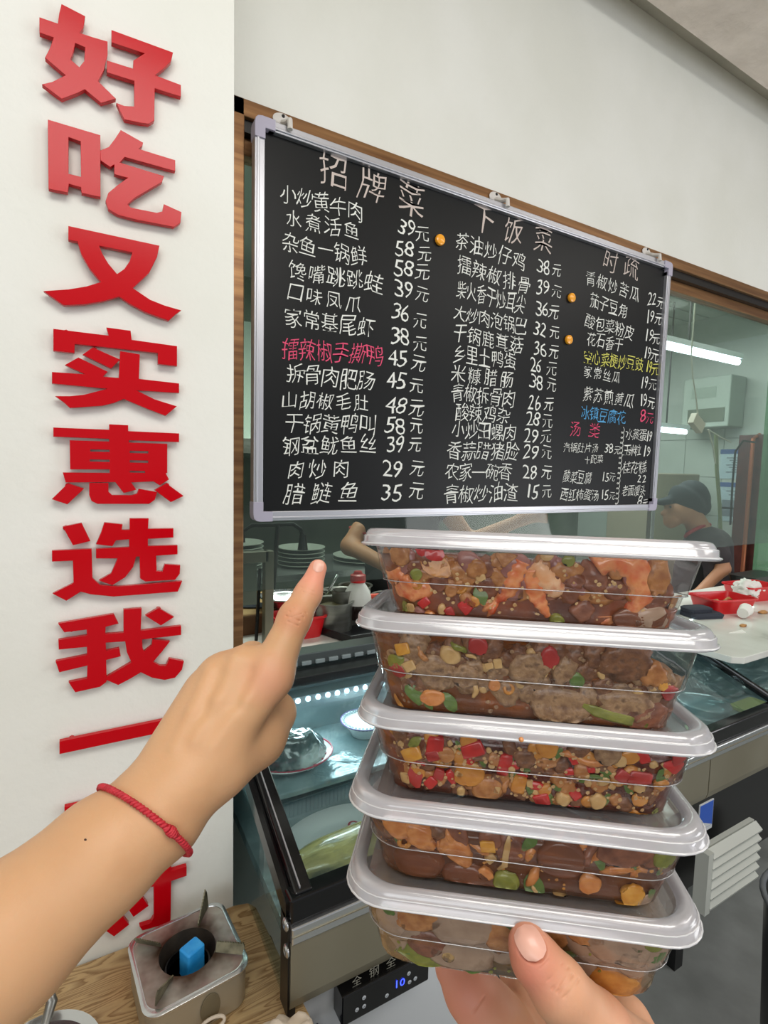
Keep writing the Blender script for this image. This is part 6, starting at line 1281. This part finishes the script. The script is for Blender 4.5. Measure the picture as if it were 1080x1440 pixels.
wr = C(222, 1140, .300)
L = [pr(tip, dip, mm_(12.5, .368), mm_(17.5, .362)), pr(dip, pip, mm_(17, .362), mm_(21.5, .352)), pr(pip, mcp, mm_(21, .352), mm_(31, .335)),
     # back of the hand: index, middle, ring, little metacarpals
     pr(mcp, C(262, 1105, .302), mm_(32, .335), mm_(38, .302)), pr(C(343, 940, .338), C(245, 1100, .302), mm_(32, .338), mm_(38, .302), 1.0), pr(C(308, 952, .336), C(225, 1105, .302), mm_(31, .336), mm_(38, .302)),
     pr(C(285, 974, .335), C(212, 1105, .303), mm_(27, .335), mm_(36, .303)),
     # folded fingers going away behind the palm
     pr(C(352, 934, .345), C(354, 925, .385), mm_(23, .345), mm_(20, .385)), pr(C(354, 925, .385), C(345, 990, .392), mm_(20, .385), mm_(19, .39)),
     pr(C(318, 940, .345), C(318, 940, .38), mm_(22, .345), mm_(19, .38)), pr(C(318, 940, .38), C(315, 1000, .388), mm_(19, .38), mm_(18, .388)),
     pr(C(290, 964, .343), C(292, 966, .372), mm_(19, .343), mm_(17, .372)), pr(C(292, 966, .372), C(292, 1020, .380), mm_(17, .372), mm_(16, .38)),
     # palm side body and thumb
     pr(C(345, 1010, .345), C(285, 1100, .312), mm_(42, .345), mm_(38, .312)),
     pr(C(318, 1075, .318), C(366, 1040, .345), mm_(34, .318), mm_(28, .345), 1, .016), pr(C(366, 1040, .345), C(388, 1002, .362), mm_(27, .345), mm_(25, .362), 1, .014), pr(C(388, 1002, .362), C(362, 975, .378), mm_(25, .362), mm_(18, .378)),
     # wrist and forearm
     pr(C(250, 1110, .304), wr, mm_(56, .304), mm_(64, .300)), pr(wr, C(144, 1202, .285), mm_(65, .300), mm_(76, .285)), pr(C(144, 1202, .285), C(7, 1322, .262), mm_(76, .285), mm_(96, .262)),
     pr(C(7, 1322, .262), C(-150, 1450, .235), mm_(96, .262), mm_(118, .235)), pr(C(-150, 1450, .235), C(-330, 1660, .21), mm_(122, .235), mm_(135, .21))]
cr = [(C(404, 862, .330), C(424, 870, .331), .0010, .0006), (C(403, 867, .330), C(420, 876, .331), .0009, .0006), (C(409, 857, .331), C(430, 864, .333), .0009, .0005), (C(424, 827, .345), C(441, 834, .345), .0009, .0004)]
def surf_depth(prims, x, y, k=.006):
    """first hit of the pixel ray with the body, in camera metres"""
    d = .15
    for _ in range(120):
        p = C(x, y, d); D_ = None
        for q in prims:
            a, b_, ra, rb, zs = q[:5]; v = b_-a; s3 = np.array([1, 1, zs]); t_ = min(1, max(0, float(np.dot((p-a)*s3, v*s3)/np.dot(v*s3, v*s3)))); c = float(np.linalg.norm((p-a-t_*v)*s3)-(ra+(rb-ra)*t_))
            if D_ is None: D_ = c
            else:
                hh = min(1, max(0, .5+.5*(c-D_)/k)); D_ = c*(1-hh)+D_*hh-k*hh*(1-hh)
        if D_ < .0002: return d
        d += max(D_*.6, .0002)
        if d > .6: return None
    return d
def onskin(prims, x, y, out=0.0):
    d = surf_depth(prims, x, y); return C(x, y, (d if d else .3)-out)
creL = []; finL = []
for (x0_, y0_, x1_, y1_, wd, am) in ((402, 866, 421, 873, .0007, .0007), (407, 860, 427, 868, .0006, .0005), (405, 874, 419, 880, .0006, .0005), (413, 855, 431, 862, .0006, .0004), (409, 868, 424, 863, .0005, .0003), (424, 826, 441, 832, .0006, .0003), (426, 832, 440, 837, .0005, .0003), (246, 1058, 290, 1066, .0006, .0001)):
    finL.append((onskin(L, x0_, y0_), onskin(L, x1_, y1_), wd, am))
# tendons and knuckles as low ridges
for pts_, am in (([(372, 925), (345, 985), (300, 1050)], -.0010), ([(330, 925), (305, 985), (275, 1040)], -.0022), ([(292, 945), (270, 1000), (245, 1050)], -.0016)):
    for (a, b_) in zip(pts_, pts_[1:]): creL.append((onskin(L, *a), onskin(L, *b_), .0042, am))
for (a, b_) in (((352, 945), (335, 990)), ((312, 950), (290, 1005))): creL.append((onskin(L, *a), onskin(L, *b_), .005, .0018))
armL = thing('person', 'bare left arm pointing its index finger at the menu board, with a red cord bracelet', 'person', cam2world(wr))
body('arm_and_hand', L, .0014, M['skinL'], armL, k=.007, crease=creL, fine=finL)
# fingernail
def nail(prims, par, ctr, ax, wpx, lpx, m=M['nail'], lift=.0004, th=.0006, name='fingernail'):
    ax = np.array(ax, float); ax /= np.linalg.norm(ax); sd = np.array([-ax[1], ax[0]])
    b = B(); n = 9; mrow = 9; g = {}
    for a in range(n):
        for c in range(mrow):
            u_ = (a/(n-1)*2-1); v_ = (c/(mrow-1)*2-1); w_ = wpx*math.sqrt(max(0.05, 1-abs(v_)**3.2*.9)); q = np.array(ctr)+ax*lpx*v_+sd*w_*u_
            g[a, c] = len(b.v); b.v.append(tuple(cam2world(onskin(prims, q[0], q[1], lift*(1.1-.8*u_*u_)))))
    for a in range(n-1):
        for c in range(mrow-1): b.f.append((g[a, c], g[a+1, c], g[a+1, c+1], g[a, c+1]))
    n0 = len(b.v); b.v += [tuple(np.array(p)+FW*th) for p in b.v]; b.f += [tuple(q+n0 for q in reversed(f)) for f in b.f]
    return mk(name, b, m, par, smooth='all')
nail(L, armL, (448, 796), (.25, -1), 7.5, 8.5, lift=.0003)
# mole
q = onskin(L, 120, 1181, .0001); v0, f0 = ico(2)
mk('mole', B().add([cam2world(q+p*np.array([.0007, .0007, .0003])) for p in v0], f0), mat('mole_brown', (70, 44, 30), .6), armL)
# bracelet: a twisted red cord round the wrist
def ring_on(prims, cen, e1, e2, lift, n=72):
    out = []
    for k in range(n):
        a = 2*math.pi*k/n; dr_ = math.cos(a)*e1+math.sin(a)*e2; t_ = 0.0
        lo, hi = 0.0, .08
        for _ in range(26):
            mid = (lo+hi)/2; p = cen+dr_*mid; D_ = None
            for q in prims:
                A, Bv, ra, rb, zs = q[:5]; v = Bv-A; tt = min(1, max(0, float(np.dot(p-A, v)/np.dot(v, v)))); c = float(np.linalg.norm(p-A-tt*v)-(ra+(rb-ra)*tt))
                if D_ is None: D_ = c
                else:
                    hh = min(1, max(0, .5+.5*(c-D_)/.007)); D_ = c*(1-hh)+D_*hh-.007*hh*(1-hh)
            if D_ > 0: hi = mid
            else: lo = mid
        out.append(cen+dr_*(lo+lift))
    return out
cen = C(205, 1156, .298); e1 = C(262, 1200, .298)-C(143, 1110, .298); e1 /= np.linalg.norm(e1)
axd = C(250, 1110, .304)-C(150, 1215, .285); axd /= np.linalg.norm(axd)
e2 = np.array([0, 0, -1.0])*.85+axd*.62; e2 -= e1*np.dot(e1, e2); e2 /= np.linalg.norm(e2)
rp = ring_on(L, cen, e1, e2, .0016)
M['cord'] = mat('red_cord', (204, 44, 58), .55, col2=(176, 28, 42), nscale=300, bump=.4, bscale=900)
brc = thing('cord_bracelet', 'thin twisted red cord bracelet worn on the pointing wrist', 'bracelet', cam2world(rp[0]))
def dens(path, m):
    out = []; n = len(path)
    for k in range(n):
        for j in range(m): out.append(path[k]+(path[(k+1) % n]-path[k])*j/m)
    return out
rd = dens(rp, 5); nn = len(rd); tw = 46
for ph in (0, math.pi):
    path = []
    for k in range(nn):
        t_ = rd[(k+1) % nn]-rd[k-1]; t_ /= np.linalg.norm(t_); o_ = rd[k]-cen; o_ -= t_*np.dot(o_, t_); o_ /= np.linalg.norm(o_); s_ = np.cross(t_, o_); a = 2*math.pi*tw*k/nn+ph
        path.append(cam2world(rd[k]+(math.cos(a)*o_+math.sin(a)*s_)*.00085))
    mk('cord_strand', B().tube(path, .00105, 6, True), M['cord'], brc, smooth='all')
best = min(range(nn), key=lambda k: np.hypot(rd[k][0]/rd[k][2]*F+540-258, -rd[k][1]/rd[k][2]*F+720-1150)+(20 if rd[k][2] > .298 else 0))
for dk, rr_ in ((-5, .0022), (-2, .0030), (0, .0031), (2, .0030), (5, .0022)):
    p = rd[(best+dk) % nn]; t_ = rd[(best+dk+1) % nn]-rd[(best+dk-1) % nn]
    t_ = t_[0]*RT+t_[1]*UP+t_[2]*FW; t_ /= np.linalg.norm(t_); e = np.cross(t_, FW); e /= np.linalg.norm(e); g = np.cross(t_, e); cw = cam2world(p)
    mk('knot_turn', B().tube([cw+(math.cos(a)*e+math.sin(a)*g)*rr_*.62 for a in np.linspace(0, 2*math.pi, 14, endpoint=False)], .0009, 6, True), M['cord'], brc, smooth='all')

# ---- right hand holding the stack from below
bo = BOX[4]; fdep = float(np.dot(bo.c-bo.ey*(LY-.009)-CP, FW))
R_ = [pr(C(741, 1326, .2445), C(752, 1347, .2435), mm_(25, .2445), mm_(31, .2435)), pr(C(752, 1347, .2435), C(786, 1390, .2400), mm_(32, .2435), mm_(38, .240)), pr(C(786, 1390, .2400), C(838, 1455, .247), mm_(38, .240), mm_(50, .247)), pr(C(838, 1455, .247), C(905, 1530, .275), mm_(50, .247), mm_(70, .275)),
      # palm
      pr(C(880, 1440, .292), C(900, 1530, .285), mm_(36, .292), mm_(70, .285)), pr(C(830, 1470, .325), C(870, 1560, .30), mm_(44, .325), mm_(70, .30)), pr(C(780, 1500, .345), C(840, 1580, .31), mm_(42, .345), mm_(72, .31)),
      # fingers running back under the container
      pr(C(760, 1500, .338), C(694, 1436, .338), mm_(42, .338), mm_(42, .338), 1, .004), pr(C(694, 1436, .338), C(662, 1392, .347), mm_(42, .338), mm_(37, .347), 1, .004), pr(C(662, 1392, .347), C(640, 1360, .360), mm_(36, .347), mm_(28, .360), 1, .004),
      pr(C(800, 1500, .346), C(764, 1440, .348), mm_(38, .346), mm_(38, .348), 1, .003), pr(C(764, 1440, .348), C(744, 1400, .358), mm_(38, .348), mm_(34, .358), 1, .003), pr(C(744, 1400, .358), C(724, 1366, .372), mm_(33, .358), mm_(23, .372), 1, .003),
      pr(C(850, 1490, .356), C(812, 1436, .362), mm_(34, .356), mm_(31, .362), 1, .003), pr(C(812, 1436, .362), C(790, 1398, .374), mm_(31, .362), mm_(27, .374), 1, .003), pr(C(790, 1398, .374), C(776, 1370, .386), mm_(26, .374), mm_(21, .386), 1, .003),
      pr(C(880, 1470, .36), C(868, 1425, .372), mm_(28, .36), mm_(26, .372), 1, .003), pr(C(868, 1425, .372), C(850, 1390, .39), mm_(26, .372), mm_(20, .39), 1, .003),
      pr(C(735, 1440, .375), C(830, 1480, .365), mm_(46, .375), mm_(60, .365), 1, .004), pr(C(690, 1430, .378), C(760, 1450, .375), mm_(24, .378), mm_(40, .375), 1, .003),
      # wrist and forearm
      pr(C(890, 1560, .290), C(905, 1750, .27), mm_(88, .290), mm_(92, .27)), pr(C(905, 1750, .27), C(930, 2100, .25), mm_(92, .27), mm_(120, .25))]
creR = []
for (x0_, y0_, x1_, y1_, wd, am) in ((776, 1392, 800, 1358, .0006, .0004), (784, 1396, 806, 1370, .0006, .0006), (793, 1404, 815, 1376, .0006, .0005), (788, 1388, 798, 1372, .0005, .0003), (770, 1380, 792, 1352, .0005, .0003), (664, 1426, 682, 1400, .0007, .0006), (760, 1362, 772, 1350, .0005, .0002)):
    creR.append((onskin(R_, x0_, y0_), onskin(R_, x1_, y1_), wd, am))
for k in range(16):
    def nq(t_):
        a_ = math.pi*(t_/16)-math.pi*.0; ax = np.array([-.50, -.87]); sd = np.array([.87, -.50]); return np.array([746, 1327])-ax*27*math.sin(a_)+sd*20.5*math.cos(a_)
    p_, r_ = nq(k), nq(k+1); creR.append((onskin(R_, *p_), onskin(R_, *r_), .0009, .0006))
armR = thing('person', 'right hand holding the stack of takeout containers from below, thumb in front', 'person', cam2world(C(890, 1560, .290)))
body('hand', R_, .0013, M['skinR'], armR, k=.005, fine=creR)
nail(R_, armR, (746, 1327), (-.50, -.87), 18.5, 26, lift=.0007, th=.0009, name='thumbnail')

# ================================================================ PEOPLE IN THE KITCHEN
M['skinK'] = mat('kitchen_skin', (186, 136, 104), .55, sss=.1, col2=(176, 124, 92), nscale=8)
M['shirt'] = mat('dark_tshirt', (58, 52, 56), .85, col2=(76, 68, 70), nscale=10, bump=.3, bscale=60)
M['apron'] = mat('black_apron', (14, 14, 16), .8); M['capm'] = mat('dark_cap', (30, 40, 46), .8, bump=.3, bscale=200); M['collar'] = mat('red_collar', (170, 30, 44), .8)
D0 = 2.75
def q_(px, py, dd=0.0): return C(px, py, D0+dd)
ck = thing('person', 'cook in a dark cap and shirt with red collar, looking down', 'person', cam2world(C(985, 1080, D0)))
S_ = lambda px: px/F*D0
skin = [pr(q_(966, 706), q_(962, 716), S_(23), S_(20)), pr(q_(950, 722), q_(946, 729), S_(16), S_(12)), pr(q_(936, 719), q_(932, 722), S_(3.5), S_(3.2), 1, .008), pr(q_(938, 709), q_(940, 714), S_(5), S_(4), 1, .01), pr(q_(936, 728), q_(937, 729), S_(3.6), S_(3.6), 1, .006),
        pr(q_(940, 735), q_(943, 737), S_(6), S_(6), 1, .012), pr(q_(975, 728), q_(985, 748), S_(14), S_(15)), pr(q_(972, 714, -.062), q_(971, 720, -.062), S_(3.6), S_(2.8), 1, .004),
        pr(q_(1012, 775, -.08), q_(1017, 800, -.1), S_(9), S_(8)), pr(q_(1017, 800, -.1), q_(978, 838, -.15), S_(8.5), S_(6)), pr(q_(978, 838, -.15), q_(962, 846, -.17), S_(7), S_(6)),
        pr(q_(960, 780, .2), q_(950, 830, .1), S_(8), S_(6))]
for k in range(4): skin.append(pr(q_(962, 846, -.17+.022*k), q_(948, 853, -.17+.02*k), S_(2.6), S_(2.2), 1, .004))
skin.append(pr(q_(964, 843, -.2), q_(953, 846, -.21), S_(2.8), S_(2.4), 1, .004))
body('head_and_arms', skin, .0065, M['skinK'], ck, k=.02)
body('shirt', [pr(q_(1000, 768, .02), q_(1000, 900, .02), S_(27), S_(28)), pr(q_(990, 765, .1), q_(985, 900, .1), S_(25), S_(26)), pr(q_(1000, 764, -.06), q_(1013, 782, -.09), S_(18), S_(13)), pr(q_(978, 762, .16), q_(962, 782, .2), S_(16), S_(12)), pr(q_(985, 756), q_(990, 765), S_(20), S_(26))], .008, M['shirt'], ck, k=.03)
body('apron', [pr(q_(975, 800, .05), q_(972, 900, .05), S_(25), S_(32)), pr(q_(1000, 815, .04), q_(1000, 1000, .04), S_(29), S_(32)), pr(q_(985, 900, .04), q_(990, 1180, .04), S_(36), S_(38))], .010, M['apron'], ck, k=.02)
body('legs', [pr(q_(975, 1100, 0), q_(975, 1330, 0), S_(20), S_(12)), pr(q_(1010, 1100, .1), q_(1010, 1330, .1), S_(20), S_(12))], .010, M['apron'], ck, k=.02)
body('cap', [pr(q_(968, 701), q_(972, 697), S_(26), S_(22)), pr(q_(980, 705), q_(983, 712), S_(18), S_(15)), pr(q_(948, 704), q_(928, 706), S_(9), S_(4.5)), pr(q_(940, 705, -.04), q_(930, 706, -.03), S_(5), S_(4)), pr(q_(940, 705, .04), q_(930, 706, .03), S_(5), S_(4))], .006, M['capm'], ck, k=.012)
rg2 = [cam2world(q_(981+17*math.cos(a), 746-8*math.cos(a)+3*math.sin(a), .055*math.sin(a))) for a in np.linspace(0, 2*math.pi, 24, endpoint=False)]
mk('collar', B().tube(rg2, S_(2.4), 8, True), M['collar'], ck, smooth='all')
for px, py, nm in ((943, 713, 'eye'),): mk(nm, B().lathe([(.006, -.002), (.004, .002)], cam2world(q_(px, py, -.048)), 10, -FW), M['black'], ck)
# second cook, headless only because the board hides the head
D1 = 2.25; S1 = lambda px: px/F*D1
def q1(px, py, dd=0.0): return C(px, py, D1+dd)
k2 = thing('person', 'cook in a black shirt with red sleeve hems below the menu board', 'person', cam2world(q1(570, 1100)))
sk = [pr(q1(506, 745, -.02), q1(492, 768, -.05), S1(13), S1(12)), pr(q1(492, 768, -.05), q1(545, 796, -.22), S1(12), S1(8.5)), pr(q1(545, 796, -.22), q1(566, 806, -.25), S1(8), S1(8)), pr(q1(560, 600), q1(562, 618), S1(30), S1(26)), pr(q1(563, 630), q1(565, 655), S1(17), S1(18)),
      pr(q1(630, 720), q1(660, 762), S1(14), S1(12)), pr(q1(660, 762), q1(735, 730, -.05), S1(12), S1(8)), pr(q1(735, 730, -.05), q1(752, 727, -.06), S1(8), S1(8))]
for k in range(4):
    sk.append(pr(q1(564, 802+k*3, -.25), q1(580, 808+k*4, -.26), S1(3), S1(2.4), 1, .004)); sk.append(pr(q1(752, 722+k*3, -.06), q1(768, 722+k*4, -.08), S1(3), S1(2.4), 1, .004))
body('head_and_arms', sk, .007, M['skinK'], k2, k=.02)
M['shirtb'] = mat('black_tshirt', (20, 21, 24), .85, bump=.2)
body('shirt', [pr(q1(565, 680), q1(565, 860), S1(52), S1(52), 1.6), pr(q1(528, 690), q1(512, 742), S1(20), S1(16)), pr(q1(602, 690), q1(626, 715), S1(20), S1(17))], .009, M['shirtb'], k2, k=.03)
mk('sleeve_hem', B().tube([cam2world(q1(508, 748)+np.array([math.cos(a)*S1(17)*.9, math.cos(a)*S1(17)*-.35, math.sin(a)*S1(17)])) for a in np.linspace(0, 2*math.pi, 22, endpoint=False)], S1(2.6), 8, True), mat('red_hem', (150, 40, 36), .8), k2, smooth='all')
body('apron_and_trousers', [pr(q1(565, 830, -.03), q1(565, 1000, -.03), S1(52), S1(54), 1.6), pr(q1(545, 1000), q1(545, 1320), S1(26), S1(18)), pr(q1(590, 1000), q1(590, 1320), S1(26), S1(18))], .010, M['apron'], k2, k=.02)
# hair of the second cook
body('cap', [pr(q1(560, 592, .02), q1(562, 600, .03), S1(33), S1(31))], .008, M['capm'], k2)
# tip of a leaf at the left edge
q = PD(2, 333, .8); one('plant_leaf', B().tube([q+RT*-.06+UP*.01, q+RT*-.03+UP*.006, q+RT*.0, q+RT*.006], [.004, .01, .004, .0005], 6), mat('leaf_green', (40, 74, 40), .5), 'tip of a green leaf at the left edge beside the pillar', 'plant', smooth='all')
print('pieces', FN[0], 'objects', len(bpy.data.objects))
